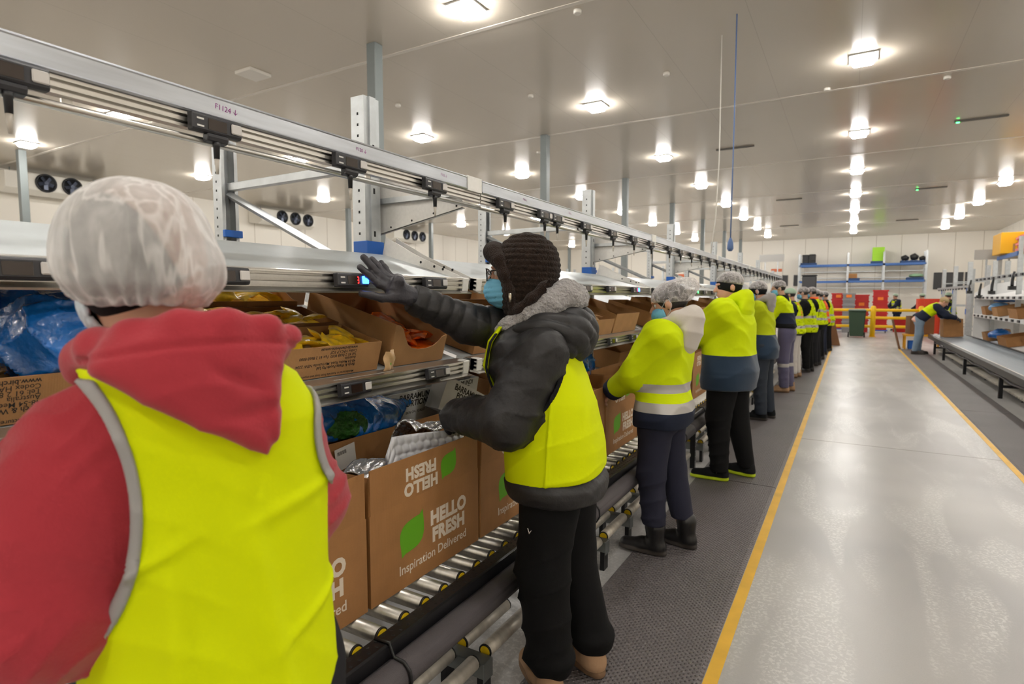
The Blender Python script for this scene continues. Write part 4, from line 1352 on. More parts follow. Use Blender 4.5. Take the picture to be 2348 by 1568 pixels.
def worker(label, O, th, h=1.70, g=1.0, lean=.05, top=None, bottom=None, hands=None, head_yaw=0.0, head_pitch=.25, hood=None, net=True, band=False, mask=True,
           shoes=(None, None), res=.012, hem=.74, hair=None, skin=None, ug=1.0, name='person', feet=None, collar=None, bands=(), split=None, vest=None, bend=0.0, cat='person', tail=None, legband=None, eyes=True, netm=None, gloves=None, sleeve2=None, pz=.075, tall=None, lift=.03):
    """one standing worker; local frame: faces +y, feet at the origin"""
    k = h / 1.70
    t = thing(name, label, cat, (O[0], O[1], .0125), math.radians(th))
    skin = skin or m_skin
    A = np.array
    zz = lambda z: z * k
    # bend forward about the hips
    def bz(p):
        p = A(p, float)
        if not bend: return p
        c, s_ = math.cos(bend), math.sin(bend)
        y, z = p[1], p[2] - .93 * k
        return A([p[0], y * c + z * s_, .93 * k + z * c - y * s_])
    def inv(P):
        if not bend: return P
        c, s_ = math.cos(bend), math.sin(bend)
        y, z = P[:, 1], P[:, 2] - .93 * k
        w = np.clip((P[:, 2] - .85 * k) / .12, 0, 1) if bend < .2 else np.ones(len(P))
        Y = y * c - z * s_; Z = z * c + y * s_ + .93 * k
        return np.stack([P[:, 0], Y, Z], 1)
    lc = lambda z: lean * np.clip((z - .95) / .45, 0, 1.2)
    HC = bz((0, (lean * 1.35 + .03), zz(1.572)))
    R = rotm(-head_pitch - bend * .6, 0, head_yaw)
    shl, shr = [bz((s * .182 * k * (1 + .35 * (g - 1)), lean, zz(1.375))) for s in (-1, 1)]
    hands = hands or ((-.12, .42, 1.02), (.12, .42, 1.02))
    el, wl = ik(shl, bz(A(hands[0]) * k) if not bend else A(hands[0]) * k, .29 * k, .25 * k, (-.8, -.35, -.9))
    er, wr = ik(shr, bz(A(hands[1]) * k) if not bend else A(hands[1]) * k, .29 * k, .25 * k, (.8, -.35, -.9))
    feet = feet or ((-.11, .02, .05), (.11, -.03, -.12))
    hb = 1 + .25 * max(0, g - 1.1)
    tors = lambda gg: [(zz(.78), 0, -.01, .165 * k * gg, .115 * k * gg), (zz(.90), 0, -.02, .172 * k * gg * hb, .125 * k * gg * hb), (zz(1.06), 0, lc(1.06), .152 * k * gg * (1 + .3 * (gg - 1)), .115 * k * gg * (1 + .3 * (gg - 1))),
                       (zz(1.22), 0, lc(1.22), .165 * k * gg, .12 * k * gg), (zz(1.33), 0, lc(1.33), .178 * k * (1 + .5 * (gg - 1)), .105 * k * gg), (zz(1.40), 0, lc(1.40), .135 * k * gg, .075 * k * gg), (zz(1.45), 0, lc(1.45), .07 * k, .06 * k)]
    T0 = tors(.88 * g)
    hipx = .088 * k * (1 + .6 * (g - 1))
    def legs(P, r0, r1, r2, ank=.09):
        ds = []
        for s, fp in zip((-1, 1), feet):
            hip = A((s * hipx, -.01, zz(.90))); an = A((fp[0], fp[1] - .035, zz(ank)))
            kn = (hip + an) / 2 + A((0, .03, .02))
            ds.append(chain(P, [hip, kn, an], [r0, r1, r2], .03))
        return smin(ds[0], ds[1], .015)
    hl = hand_pts(wl, (wl - el) * .6 + A((0, .03, -.06)), (0.6, 0, -.7), -1, k, .5)
    hr = hand_pts(wr, (wr - er) * .6 + A((0, .03, -.06)), (-.6, 0, -.7), 1, k, .5)
    neck0 = bz((0, lean * 1.1, zz(1.40)))
    def body(P):
        Q = inv(P)
        d = smin(head_sdf(P, HC, R), rc(P, neck0, HC + R @ A((0, -.02, -.05)), .058, .052), .02)
        d = smin(d, loft(Q, T0), .03)
        for a, b, c in ((shl, el, wl), (shr, er, wr)):
            d = smin(d, chain(P, [a, b, c], [.05 * k, .042 * k, .03 * k], .02), .02)
        d = smin(d, legs(P, .075 * k * g, .052 * k, .042 * k, .06), .03)
        for s, fp in zip((-1, 1), feet):
            d = smin(d, rc(P, (fp[0], fp[1] - .03, .05), (fp[0] - .11 * math.sin(fp[2]), fp[1] - .01 + .11 * math.cos(fp[2]), .035), .032, .025), .02)
        d = smin(d, hand_sdf(P, hl, k), .01)
        return smin(d, hand_sdf(P, hr, k), .01)
    mx = max(abs(HC[1]) + .3, .75)
    LO, HI = (-.5 * g - .1, -.45, -.02), (.5 * g + .1, mx, h + .1)
    sdf_obj('body', body, LO, HI, max(res, .012), skin, t)
    if eyes:
        for s in (-1, 1):
            e = MB(); e.X = Matrix.Translation(tuple(HC + R @ A((s * .031, .072, .013)))) @ Matrix([list(r) for r in R]).to_4x4()
            e.lathe([(.001, -.011), (.008, -.008), (.0115, 0), (.008, .008), (.001, .011)], 12)
            e.mi = 1; e.X = e.X @ Matrix.Rotation(-PI / 2, 4, 'X'); e.cyl((0, 0, .0095), (0, 0, .0118), .005, 10)
            e.build('eye', [m_eye, m_iris], t)
    # trousers
    def pants(P):
        d = legs(P, .108 * k * g ** .8, .082 * k * g ** .4, .066 * k, .08)
        d = smin(d, smax(loft(P, tors(.98 * g)), P[:, 2] - zz(1.0), .01), .04)
        d = d - .010 * creases(P, 34, 3, (.1, .35, 1), .5) * np.clip((zz(.75) - P[:, 2]) * 3 + .2, 0, 1) + .004 * wob(P, 12, 2)
        return smax(smax(d, zz(pz) - P[:, 2], .006), P[:, 2] - zz(1.0), .006)
    pm = bottom or m_charc
    if legband:
        z0, z1 = legband
        sdf_obj('trousers', pants, (-.32 * g, -.3, 0), (.32 * g, .32, zz(1.03)), res, [pm, m_band], t, cuts=[((0, 0, z0), (0, 0, 1)), ((0, 0, z1), (0, 0, 1))], chooser=lambda c: (c[:, 2] > z0) & (c[:, 2] < z1))
    else:
        sdf_obj('trousers', pants, (-.32 * g, -.3, 0), (.32 * g, .32, zz(1.03)), res, pm, t)
    # jacket or hoodie
    TG = tors(1.0 * g)
    def arms(P, r0, r1, r2):
        ds = []
        for a, b, c in ((shl, el, wl), (shr, er, wr)):
            ds.append(chain(P, [a + A((0, 0, -.005)), b, c], [r0, r1, r2], .025))
        return np.minimum(*ds)
    def jacket(P):
        Q = inv(P)
        d = loft(Q, TG, .022 * ug) - .012 * g * np.exp(-((Q[:, 2] - hem - .06) / .09) ** 2)
        a = arms(P, .086 * k * g ** .6 * ug, .072 * k * g ** .5 * ug, .050 * k * ug)
        w = .012 * creases(P, 30, 12, (.2, .3, 1), .5) * np.clip(.25 - d * 0, 0, 1)
        d = smin(d, a - .006 * creases(P, 46, 31, (.3, .5, .8), .75), .05)
        d = d - .009 * creases(P, 24, 17, (.5, .25, .8), .8) - .006 * wob(P, 11, 4) + .004
        d = smax(d, hem - Q[:, 2] + .012 * np.sin(Q[:, 0] * 14), .008)
        for c, e in ((wl, el), (wr, er)):
            u = (c - e) / np.linalg.norm(c - e)
            near = nrm(P - c) < .16
            d = np.where(near, smax(d, (P - c) @ u - .005, .006), d)
        return d
    mats_, cuts, ch = top if isinstance(top, list) else [top], [], None
    if split is not None:
        zs = list(split)      # heights (top to bottom) where material index changes
        cuts = [(tuple(bz((0, 0, z))), (0, math.sin(bend), math.cos(bend))) for z in zs]
        def ch(c):
            Q = inv(c)
            idx = np.zeros(len(c), int)
            for i, z in enumerate(zs): idx = np.where(Q[:, 2] < z, i + 1, idx)
            da = np.minimum(np.minimum(rc(c, shl, el, .09, .08), rc(c, el, wl, .08, .06)), np.minimum(rc(c, shr, er, .09, .08), rc(c, er, wr, .08, .06)))
            fore = np.minimum(rc(c, el, wl, .085 * k * g ** .5, .07), rc(c, er, wr, .085 * k * g ** .5, .07))
            dt = loft(Q, TG, .03 * ug)
            idx = np.where((np.minimum(da, fore) < .02) & (dt > .012), 0 if sleeve2 is None else sleeve2, idx)
            return MI[idx] if MI is not None else idx
        MI = None
        if len(zs) > 1 or isinstance(top, tuple):
            mats_ = list(dict.fromkeys(top)); MI = np.array([mats_.index(m) for m in top])
        else:
            mats_ = list(top)
    sdf_obj('jacket', jacket, (LO[0], LO[1], hem - .06 if not bend else .6), HI, res, mats_, t, cuts=cuts, chooser=ch)
    # cuffs
    for b in bands:
        a0, a1, rr, mm, nm = b
        for c, e in ((wl, el), (wr, er)):
            u = (c - e) / np.linalg.norm(c - e)
            p0, p1 = c - u * a0, c - u * a1
            def cf(P, p0=p0, p1=p1, u=u):
                d = rc(P, p0, p1, rr * k, rr * k * 1.08) 
                return smax(smax(d, (P - p1) @ -u - .0, .002) if False else d, np.maximum((P - p0) @ u, (p1 - P) @ u), .004)
            lo = np.minimum(p0, p1) - rr * 1.6; hi_ = np.maximum(p0, p1) + rr * 1.6
            sdf_obj(nm, cf, lo, hi_, max(.008, res * .8), mm, t)
    if gloves:
        for ch_ in (hl, hr):
            pts = np.concatenate([np.array(c[0]) for c in ch_])
            sdf_obj('glove', lambda P, c=ch_: hand_sdf(P, c, k) - .003, pts.min(0) - .03, pts.max(0) + .03, .006, gloves, t)
    # hood lying on the back, or collar
    nb = bz((0, lean * 1.1 - .02, zz(1.425)))
    if hood:
        hm, hw, hd = hood
        def hf(P):
            Q = inv(P)
            y0 = lean * 1.1 - .02
            Q = Q - A((0, 0, lift))
            ring = [(-.085, y0 + .08, 1.385), (-.108, y0 + .03, 1.42), (-.098, y0 - .045, 1.455), (-.05, y0 - .085, 1.475), (.0, y0 - .095, 1.48), (.05, y0 - .085, 1.475), (.098, y0 - .045, 1.455), (.108, y0 + .03, 1.42), (.085, y0 + .08, 1.385)]
            d = chain(Q, [A(p) * A((1, 1, k)) for p in ring], [.022, .03, .036, .038, .038, .038, .036, .03, .022], .03)
            d = smin(d, ell(Q, (.005, y0 - .095, zz(1.365)), (.125 * hw, .05, .115 * hd), rotm(.18, 0, .0)), .05)
            d = smax(d, -ell(Q, (0, y0 + .005, zz(1.52)), (.078, .068, .085)), .015)
            return d - .006 * creases(P, 34, 41, (.3, .1, 1), .8) - .003 * wob(P, 18, 8) + .002
        c = bz((0, lean - .1, zz(1.36)))
        sdf_obj('hood', hf, c - A((.25, .25, .26)), c + A((.25, .38, .24)), max(.007, res * .8), hm, t)
    if collar:
        def cf(P):
            return np.abs(rc(P, nb + A((0, .0, -.05)), nb + A((0, .01, .05)), .088, .075)) - .012
        def cf2(P): return smax(cf(P), np.maximum(P[:, 2] - nb[2] - .055, nb[2] - .06 - P[:, 2]), .006)
        sdf_obj('collar', cf2, nb - A((.14, .14, .12)), nb + A((.14, .14, .12)), max(.008, res * .8), collar, t)
    if vest:
        vm, vz0, vtrim = vest
        def vf(P):
            Q = inv(P)
            d = np.abs(loft(Q, TG, .022 * ug + .018)) - .007 - .008 * creases(P, 20, 51, (.5, .1, .9), .5)
            arm = np.sqrt((Q[:, 1] - lean) ** 2 + ((Q[:, 2] - zz(1.27)) * .75) ** 2) - .118 * k
            arm = np.where(np.abs(Q[:, 0]) > .085 * k, arm, 1)
            d = smax(d, -arm, .006)
            neck = nrm(Q - A((0, lean + .05, zz(1.47)))) - .12
            return smax(smax(smax(d, -neck, .006), vz0 - Q[:, 2], .006), Q[:, 2] - zz(1.44), .006)
        mm = [vm, m_band, vtrim or vm]
        cz = [vz0 + .10, vz0 + .15, vz0 + .28, vz0 + .33]
        def vc(c):
            Q = inv(c)
            i = (((Q[:, 2] > cz[0]) & (Q[:, 2] < cz[1])) | ((Q[:, 2] > cz[2]) & (Q[:, 2] < cz[3]))).astype(int)
            if vtrim: i = np.where((np.abs(Q[:, 0]) > .07) & (np.abs(Q[:, 0]) < .10) & (Q[:, 2] > zz(1.15)), 2, i)
            return i
        sdf_obj('vest', vf, (LO[0], LO[1], vz0 - .03), HI, max(.009, res), mm, t, cuts=[((0, 0, z), (0, 0, 1)) for z in cz] if not bend else [], chooser=vc)
    # headwear
    def net_f(P):
        q = (P - HC) @ R
        d = ell(q, (0, -.016, .035), (.090, .110, .093))
        if tail: d = smin(d, ell(q, tail[0], tail[1]), .05)
        az = np.arctan2(q[:, 0], q[:, 1])
        d = d - .0016 * np.sin(az * 22 + 3 * q[:, 2] * 20) * np.clip(1 - (q[:, 2] - .0) * 7, 0, 1) - .003 * creases(P, 60, 61, (.4, .8, .4), .5)
        cut = -(q[:, 2] - .028 - .30 * (q[:, 1]))
        return smax(d, cut if not tail else cut - .02, .012)
    if net:
        c = HC
        sdf_obj('hairnet', net_f, c - A((.16, .24, .15)), c + A((.16, .2, .17)), max(.006, res * .6), netm or m_net2, t)
    if hair:
        def hair_f(P):
            q = (P - HC) @ R
            d = ell(q, (0, -.016, .024), (.080, .098, .094)) - .002 * wob(P, 60, 7)
            return smax(smax(d, q[:, 1] - .045 - .5 * np.maximum(q[:, 2], -.02), .01), -(q[:, 2] + .075), .01)
        sdf_obj('hair', hair_f, HC - A((.13, .14, .14)), HC + A((.13, .14, .15)), max(.007, res * .6), hair, t)
    if band:
        def band_f(P):
            q = (P - HC) @ R
            d = ell(q, (0, -.012, .02), (.083, .104, .098))
            z = q[:, 2] - .30 * q[:, 1]
            return smax(smax(d, z - .055, .006), -.048 - z, .006)
        sdf_obj('headband', band_f, HC - A((.13, .15, .14)), HC + A((.13, .15, .15)), max(.006, res * .6), band, t)
    if mask:
        def mask_f(P):
            q = (P - HC) @ R
            d = np.abs(ell(q, (0, .038, -.052), (.066, .082, .064))) - .004
            return smax(smax(d, .028 - q[:, 1], .005), q[:, 2] + .004, .005)
        mk = sdf_obj('face_mask', mask_f, HC - A((.14, .15, .16)), HC + A((.14, .16, .1)), max(.006, res * .6), mask if mask is not True else m_mask, t)
        for s in (-1, 1):
            pp = [HC + R @ A(p) for p in ((s * .062, .045, -.02), (s * .080, .01, .012), (s * .086, -.018, .02), (s * .083, -.024, -.01), (s * .078, .0, -.05), (s * .058, .04, -.075))]
            MB().tube([tuple(p) for p in pp], .0016, 6).build('ear_loop', m_maskw, mk)
    mu, ms = shoes
    for s, fp in zip((-1, 1), feet):
        shoe_parts(t, (fp[0], fp[1] - .01), fp[2], mu or m_boot, ms or m_bsole, k, h=max(.008, res * .8), tall=tall or (.12 if mu in (None, m_boot, m_tan) else .09))
    return t, HC, R
W_ = worker
# striped jacket worker, third along the line
t3, HC3, R3 = W_('worker in yellow jacket with two silver stripes and pale grey hood, white hairnet', (-.93, 3.32), 86, 1.57, 1.08, -.05,
   top=(m_hiv, m_band, m_hiv, m_band, m_navyd), split=(1.005, .955, .900, .845), bottom=m_indigo, hands=((-.07, .30, 1.01), (.14, .30, 1.07)), head_yaw=.15, head_pitch=.35, hood=(m_beige, 1.05, 1.15),
   hair=m_hair, ug=1.35, res=.009, hem=.755, bands=((.035, .075, .066, m_band, 'sleeve_band'), (-.02, .034, .068, m_navyd, 'cuff')), sleeve2=0,
   tail=((.0, -.115, .055), (.075, .075, .058)), feet=((-.10, .02, .05), (.10, -.10, -.1)), shoes=(m_boot, m_bsole), pz=.19, tall=.22)
# large hooded worker
t4, HC4, R4 = W_('broad worker in yellow and navy hooded top, black headband under a white hairnet', (-.84, 4.95), 82, 1.70, 1.40, -.01,
   top=(m_hiv, m_navy), split=(1.03,), sleeve2=0, bottom=m_blackp, hands=((-.16, .42, 1.05), (.16, .42, 1.05)), head_yaw=.65, head_pitch=.15, hood=(m_hiv, 1.2, .9), band=m_blackc, mask=False, skin=m_skin2,
   res=.011, hem=.73, feet=((-.13, .04, .15), (.13, -.10, -.15)), shoes=(m_blackc, m_neon), ug=1.15, hair=m_hair)
W_('worker in lime and navy top with grey hood and knit-banded hairnet, fifth in line', (-.88, 7.6), 84, 1.69, 1.0, .05, top=(m_lime, m_navy), split=(1.04,), sleeve2=0, bottom=mat('blue_black_pants', S(32, 40, 52), .8, bump=FB),
   hood=(m_ghood, 1.0, 1.1), band=m_blackc, res=.014, hem=.74, head_yaw=.1, shoes=(m_blackc, m_bsole), ug=1.15, hair=m_hair, eyes=False)
W_('worker in yellow and black jacket with black collar, purple trousers with silver knee band', (-.84, 10.0), 86, 1.76, 1.0, .08, top=(m_hiv, m_navyd, m_blackc), split=(1.25, 1.08), sleeve2=0, bottom=m_purp, collar=m_blackc,
   res=.016, hem=1.02, head_yaw=.35, shoes=(m_tan, m_tsole), ug=1.2, hair=m_hair, legband=(.40, .455), eyes=False)
far = [(-.86, 11.9, 1.66, m_hiv, m_white_pants, 'worker in yellow vest with orange trim and cream trousers, pale mint net', dict(vest=(m_hiv, .82, m_orange), netm=m_mint, shoes=(m_tan, m_tsole), top=m_navyd)),
       (-.70, 12.9, 1.70, m_hiv, m_blackp, 'worker in long plain yellow vest over black sleeves and black trousers', dict(vest=(m_hiv, .80, None), top=m_blackc)),
       (-.62, 14.2, 1.72, m_hiv, m_charc, 'worker in yellow vest with two silver bands and bright orange collar', dict(vest=(m_hiv, .90, None), top=m_blackc, collar=m_orange)),
       (-.60, 15.6, 1.68, m_hiv, m_blackp, 'worker in yellow vest beside the one in the orange vest', dict(vest=(m_hiv, .85, None), top=m_charc)),
       (-.58, 16.9, 1.66, m_orange, m_navyd, 'worker in bright orange vest near the end of the packing line', dict(vest=(m_orange, .85, None), top=m_blackc)),
       (-.50, 18.2, 1.66, m_hiv, m_blackp, 'last worker in line, yellow vest with silver stripes over black sleeves', dict(vest=(m_hiv, .70, m_band), top=m_blackc))]
for x, y, h, c, b, lab, kw in far:
    W_(lab, (x, y), 88, h, 1.0, .06, bottom=b, res=.018, hem=.80, eyes=False, hair=m_hair, **kw)
# worker bending over the belt on the right
W_('worker in yellow and navy jacket and jeans bending over the carton on the belt', (1.62, 18.5), -88, 1.72, 1.0, .03, top=(m_hiv, m_navyd), split=(1.13,), sleeve2=1, bottom=m_jean, hands=((-.14, .72, .92), (.12, .74, .95)),
   net=True, netm=mat('straw_net', S(196, 172, 130), .8, alpha=.9), hair=m_hairb, mask=False, res=.015, hem=.90, bend=.75, shoes=(mat('brown_boot', S(52, 42, 38), .6), m_bsole), gloves=m_glove, eyes=False, ug=1.1, skin=m_skin2, feet=((-.11, .04, .05), (.11, -.06, -.05)))
for (x, y, th, lab, vm, bt) in ((.15, 31.0, 90, 'small far worker in yellow vest between the grey and red crate stacks', m_hiv, m_blackp), (1.85, 31.0, 120, 'small far worker in white cap and yellow vest right of the tall red stack', m_hiv, m_navyd),
                               (2.75, 30.0, 60, 'small far worker in yellow and black top near the orange bins', m_hiv, m_blackp), (3.0, 24.6, 60, 'far worker in a green cap behind the bending worker', m_hiv, m_navyd)):
    W_(lab, (x, y), th, 1.66, 1.0, .05, top=m_navyd, bottom=bt, vest=(vm, .9, None), res=.03, eyes=False, mask=False, hair=m_hair, netm=m_mint)
# ------------------------------------------------------------------ the worker in the red hooded top, seen from behind
A = np.array
def hero_red():
    t = thing('person', 'worker in red hooded top and plain yellow vest, white hairnet, back to the camera', 'person', (-.88, .445, .0125), math.radians(62)); t.scale = (.984,) * 3
    HC = A((0.005, .0, 1.565)); R = rotm(-.18, .05, .30)
    TG = [(.78, .08, .0, .175, .125), (.95, .082, .0, .175, .125), (1.10, .08, .0, .160, .112), (1.25, .072, -.005, .166, .105), (1.33, .065, -.01, .165, .098), (1.39, .055, -.01, .130, .080), (1.44, .035, -.01, .075, .065), (1.47, .03, -.01, .062, .058)]
    shl, ell_, wl = A((-.082, -.005, 1.300)), A((-.128, -.050, 1.100)), A((-.05, .19, 1.075))
    shr, elr, wr = A((.190, .01, 1.300)), A((.246, .055, 1.150)), A((.17, .29, 1.08))
    hl = hand_pts(wl, (.1, .1, -.03), (.6, 0, -.7), -1, 1, .5)
    hr = hand_pts(wr, (-.05, .1, -.03), (-.6, 0, -.7), 1, 1, .5)
    feet = ((-.03, .0, .1), (.19, -.02, -.1))
    def legs(P, r0, r1, r2, ank):
        ds = []
        for s, fp in zip((-1, 1), feet):
            hip = A((.08 + s * .09, -.005, .88)); an = A((fp[0], fp[1] - .035, ank)); kn = (hip + an) / 2 + A((0, .03, .02))
            ds.append(chain(P, [hip, kn, an], [r0, r1, r2], .03))
        return smin(ds[0], ds[1], .015)
    def body(P):
        d = smin(head_sdf(P, HC, R), rc(P, (.03, -.02, 1.40), (.015, -.015, 1.52), .062, .060), .02)
        d = smin(d, loft(P, TG, -.02), .03)
        for a, b, c in ((shl, ell_, wl), (shr, elr, wr)):
            d = smin(d, chain(P, [a, b, c], [.048, .04, .03], .02), .02)
        d = smin(d, legs(P, .07, .05, .04, .06), .03)
        for fp in feet: d = smin(d, rc(P, (fp[0], fp[1] - .03, .05), (fp[0] - .11 * math.sin(fp[2]), fp[1] - .01 + .11 * math.cos(fp[2]), .035), .032, .025), .02)
        return smin(smin(d, hand_sdf(P, hl), .01), hand_sdf(P, hr), .01)
    sdf_obj('body', body, (-.35, -.4, 0), (.42, .5, 1.72), .009, m_skin, t)
    for s in (-1, 1):
        e = MB(); e.X = Matrix.Translation(tuple(HC + R @ A((s * .031, .072, .013)))) @ Matrix([list(r) for r in R]).to_4x4()
        e.lathe([(.001, -.011), (.008, -.008), (.0115, 0), (.008, .008), (.001, .011)], 12)
        e.build('eye', m_eye, t)
    def pants(P):
        d = smin(legs(P, .105, .08, .065, .08), smax(loft(P, TG, -.004), P[:, 2] - .95, .01), .04)
        return smax(smax(d - .008 * creases(P, 34, 3, (.1, .35, 1), .5), .075 - P[:, 2], .006), P[:, 2] - .96, .006)
    sdf_obj('trousers', pants, (-.25, -.3, 0), (.4, .3, 1.0), .014, m_charc, t)
    for s, fp in zip((-1, 1), feet): shoe_parts(t, (fp[0], fp[1] - .01), fp[2], m_blackc, m_bsole, 1, h=.012)
    # hooded top
    def arms(P):
        l = chain(P, [shl, (shl + ell_) / 2 + A((-.012, -.01, 0)), ell_, wl], [.080, .092, .090, .055], .03)
        r = chain(P, [shr, elr, wr], [.054, .062, .052], .03)
        return np.minimum(l, r)
    def top(P):
        d = loft(P, TG)
        a = arms(P)
        a = a - .010 * creases(P, 40, 23, (.25, .35, .85), .5) - .006 * creases(P, 75, 24, (-.5, .2, .8), .5)
        d = smin(d, a, .045)
        # deep folds at the inside of the bent elbow
        d = d - .006 * wob(P, 13, 4)
        d = smax(d, .80 - P[:, 2], .01)
        return d
    sdf_obj('hooded_top', top, (-.33, -.3, .76), (.42, .4, 1.52), .0065, m_red, t)
    # vest
    TV = [(.70, .085, -.005, .186, .142), (.90, .085, -.004, .184, .140), (1.08, .083, -.002, .170, .128), (1.25, .074, -.005, .172, .122), (1.33, .066, -.01, .172, .116), (1.39, .057, -.01, .150, .100), (1.43, .045, -.01, .11, .085), (1.50, .04, -.01, .07, .07)]
    def vfold(P):
        # long hanging folds from the shoulder blades and a few slack creases
        x, z = P[:, 0], P[:, 2]
        f1 = np.exp(-((x - (.105 + .17 * (1.28 - z))) / .016) ** 2) * np.clip((1.30 - z) * 6, 0, 1)
        f2 = np.exp(-((x - (.02 + .02 * (1.2 - z))) / .020) ** 2) * np.clip((1.24 - z) * 5, 0, 1)
        f3 = np.exp(-((z - (1.165 + .42 * (x - .0))) / .010) ** 2) * np.clip((.075 - x) * 14, 0, 1)
        f4 = np.exp(-((z - (1.19 + .25 * (x - .12))) / .011) ** 2) * np.clip((x - .09) * 16, 0, 1)
        f5 = np.exp(-((z - (1.00 + .50 * (x - .16))) / .010) ** 2) * np.clip((x - .12) * 14, 0, 1)
        return .010 * f1 + .010 * f2 + .008 * f3 + .004 * f4 + .004 * f5
    def vsurf(P):
        d = loft(P, TV)
        return d - vfold(P) - .005 * wob(P, 11, 14) - .004 * creases(P, 36, 77, (.35, .1, .9), .5)
    def vcut(P, nk=1):      # positive where the vest exists
        x, z, y = P[:, 0], P[:, 2], P[:, 1]
        l = np.sqrt(((x + .135) / .118) ** 2 + ((z - 1.235) / .200) ** 2)
        l = (l - 1) * .118
        r = np.sqrt(((x - .350) / .118) ** 2 + ((z - 1.30) / .135) ** 2)
        r = (r - 1) * .118
        n = np.sqrt(((x - .04) / .12) ** 2 + ((z - 1.50) / .12) ** 2) * .12 - .12
        return np.minimum(np.minimum(l, r), n) if nk else np.minimum(l, r)
    def vest(P):
        d = np.abs(vsurf(P) + .006) - .006
        d = smax(d, -vcut(P), .003)
        return smax(d, .72 - P[:, 2], .004)
    sdf_obj('vest', vest, (-.22, -.22, .70), (.36, .22, 1.46), .0055, m_vest, t)
    def binding(P):
        c = vcut(P, 0); s = vsurf(P)
        b = np.sqrt(np.maximum(np.abs(c - .003) - .0042, 0) ** 2 + np.maximum(np.abs(s - .001) - .001, 0) ** 2) - .003
        return smax(b, P[:, 2] - 1.405, .004)
    sdf_obj('armhole_binding', binding, (-.22, -.22, 1.00), (.36, .22, 1.42), .0045, m_greyb, t)
    # hood hanging on the back
    poly = [(-.045, 1.462), (.02, 1.478), (.081, 1.488), (.14, 1.478), (.190, 1.462), (.197, 1.442), (.178, 1.405), (.176, 1.36), (.165, 1.315), (.146, 1.284), (.120, 1.295), (.085, 1.322), (.033, 1.352), (-.02, 1.388), (-.056, 1.412), (-.066, 1.435)]
    def yb(x, z): return -.118 - .14 * np.clip(1.47 - z, -.05, .2) + 1.6 * (x - .07) ** 2
    def hoodf(P):
        x, y, z = P.T
        p2 = poly2(x, z, poly) + .006
        th = .020 + .018 * np.clip((z - 1.30) / .12, 0, 1) * np.clip((.15 - np.abs(x - .06)) / .1, 0, 1)
        d = smax(p2, np.abs(y - yb(x, z)) - th, .026)
        rim = chain(P, [A((-.05, -.055, 1.445)), A((-.01, -.105, 1.462)), A((.045, -.128, 1.476)), A((.10, -.134, 1.478)), A((.155, -.118, 1.470)), A((.188, -.085, 1.452))], [.018, .018, .017, .016, .014, .010], .02)
        d = smin(d, rim, .012)
        col = chain(P, [A((-.05, -.055, 1.445)), A((-.062, .02, 1.42)), A((-.01, .085, 1.395)), A((.07, .095, 1.39)), A((.135, .06, 1.405)), A((.17, -.02, 1.43)), A((.188, -.085, 1.452))], [.026, .032, .034, .034, .032, .028, .018], .03)
        d = smin(d, col, .02)
        # neck opening
        d = smax(d, -rc(P, (.025, -.025, 1.42), (.035, -.045, 1.56), .050, .072), .012)
        # sewn-on edge below the rim and the sagging folds
        d = d + .0035 * np.exp(-((z - (1.452 - .9 * (x - .09) ** 2)) / .004) ** 2) * (y < -.06)
        g1 = np.exp(-((z - (1.395 - .55 * (x - .12))) / .012) ** 2) * np.clip((x - .06) * 14, 0, 1)
        g2 = np.exp(-((z - (1.352 + .10 * (x - .10))) / .011) ** 2) * np.clip((x - .07) * 16, 0, 1)
        g3 = np.exp(-((x - (.152 + .10 * (1.40 - z))) / .008) ** 2) * np.clip((1.42 - z) * 14, 0, 1)
        return d + .012 * g1 * np.clip((.16 - x) * 20, 0, 1) + .006 * g2 - .006 * g3 - .005 * wob(P, 16, 31) * np.clip((1.455 - z) * 25, .15, 1) - .004 * creases(P, 48, 55, (.3, .1, 1), .7) * np.clip((1.45 - z) * 25, 0, 1)
    sdf_obj('hood', hoodf, (-.14, -.24, 1.24), (.27, .16, 1.53), .005, m_red, t)
    # band under the net, hair, net
    HN = A((.000, -.005, 1.578))
    def bandf(P):
        q = P - HN
        d = ell(q, (-.004, .002, -.01), (.085, .102, .098))
        z = q[:, 2] - .25 * q[:, 1] - .10 * q[:, 0]
        return smax(smax(d, z + .02, .005), -.096 - z, .006)
    sdf_obj('headband', bandf, HN - .14, HN + .14, .006, m_blackc, t)
    def hairf(P):
        q = P - HN
        return smax(ell(q, (0, 0, .0), (.082, .100, .088)), -.07 - q[:, 2] + .2 * q[:, 1], .01)
    sdf_obj('hair', hairf, HN - .14, HN + .14, .008, m_hair, t)
    def netf(P):
        q = P - HN
        x, y, z = q.T
        d = smin(ell(q, (.0, -.006, .012), (.099, .118, .090)), ell(q, (0, -.004, -.030), (.096, .114, .076)), .03)
        d = smin(d, ell(q, (.045, -.055, -.035), (.058, .055, .045)), .04)
        az = np.arctan2(x, -y)
        low = np.clip((-.01 - z) / .07, 0, 1)
        d = d - .0030 * np.sin(az * 30 + 2.5 * np.sin(az * 5)) * low - .0045 * creases(P, 62, 66, (1, .2, .15), .45) * np.clip(.3 + low, 0, 1) - .005 * creases(P, 40, 67, (.6, .2, -.7), .5) * (x > -.01)
        d = d - .002 * wob(P, 30, 5)
        rimz = -.062 + .22 * y - .05 * x + .006 * np.sin(az * 3 + 1)
        rim = np.exp(-((z - rimz - .004) / .006) ** 2)
        d = d + .006 * np.clip((.02 + rimz - z) / .03 + .5, 0, 1)
        d = d - .003 * rim * (1 + .25 * np.sin(az * 44))
        return smax(d, rimz - z, .004)
    o = sdf_obj('hairnet', netf, HN - A((.15, .17, .14)), HN + A((.15, .17, .14)), .0042, m_net, t)
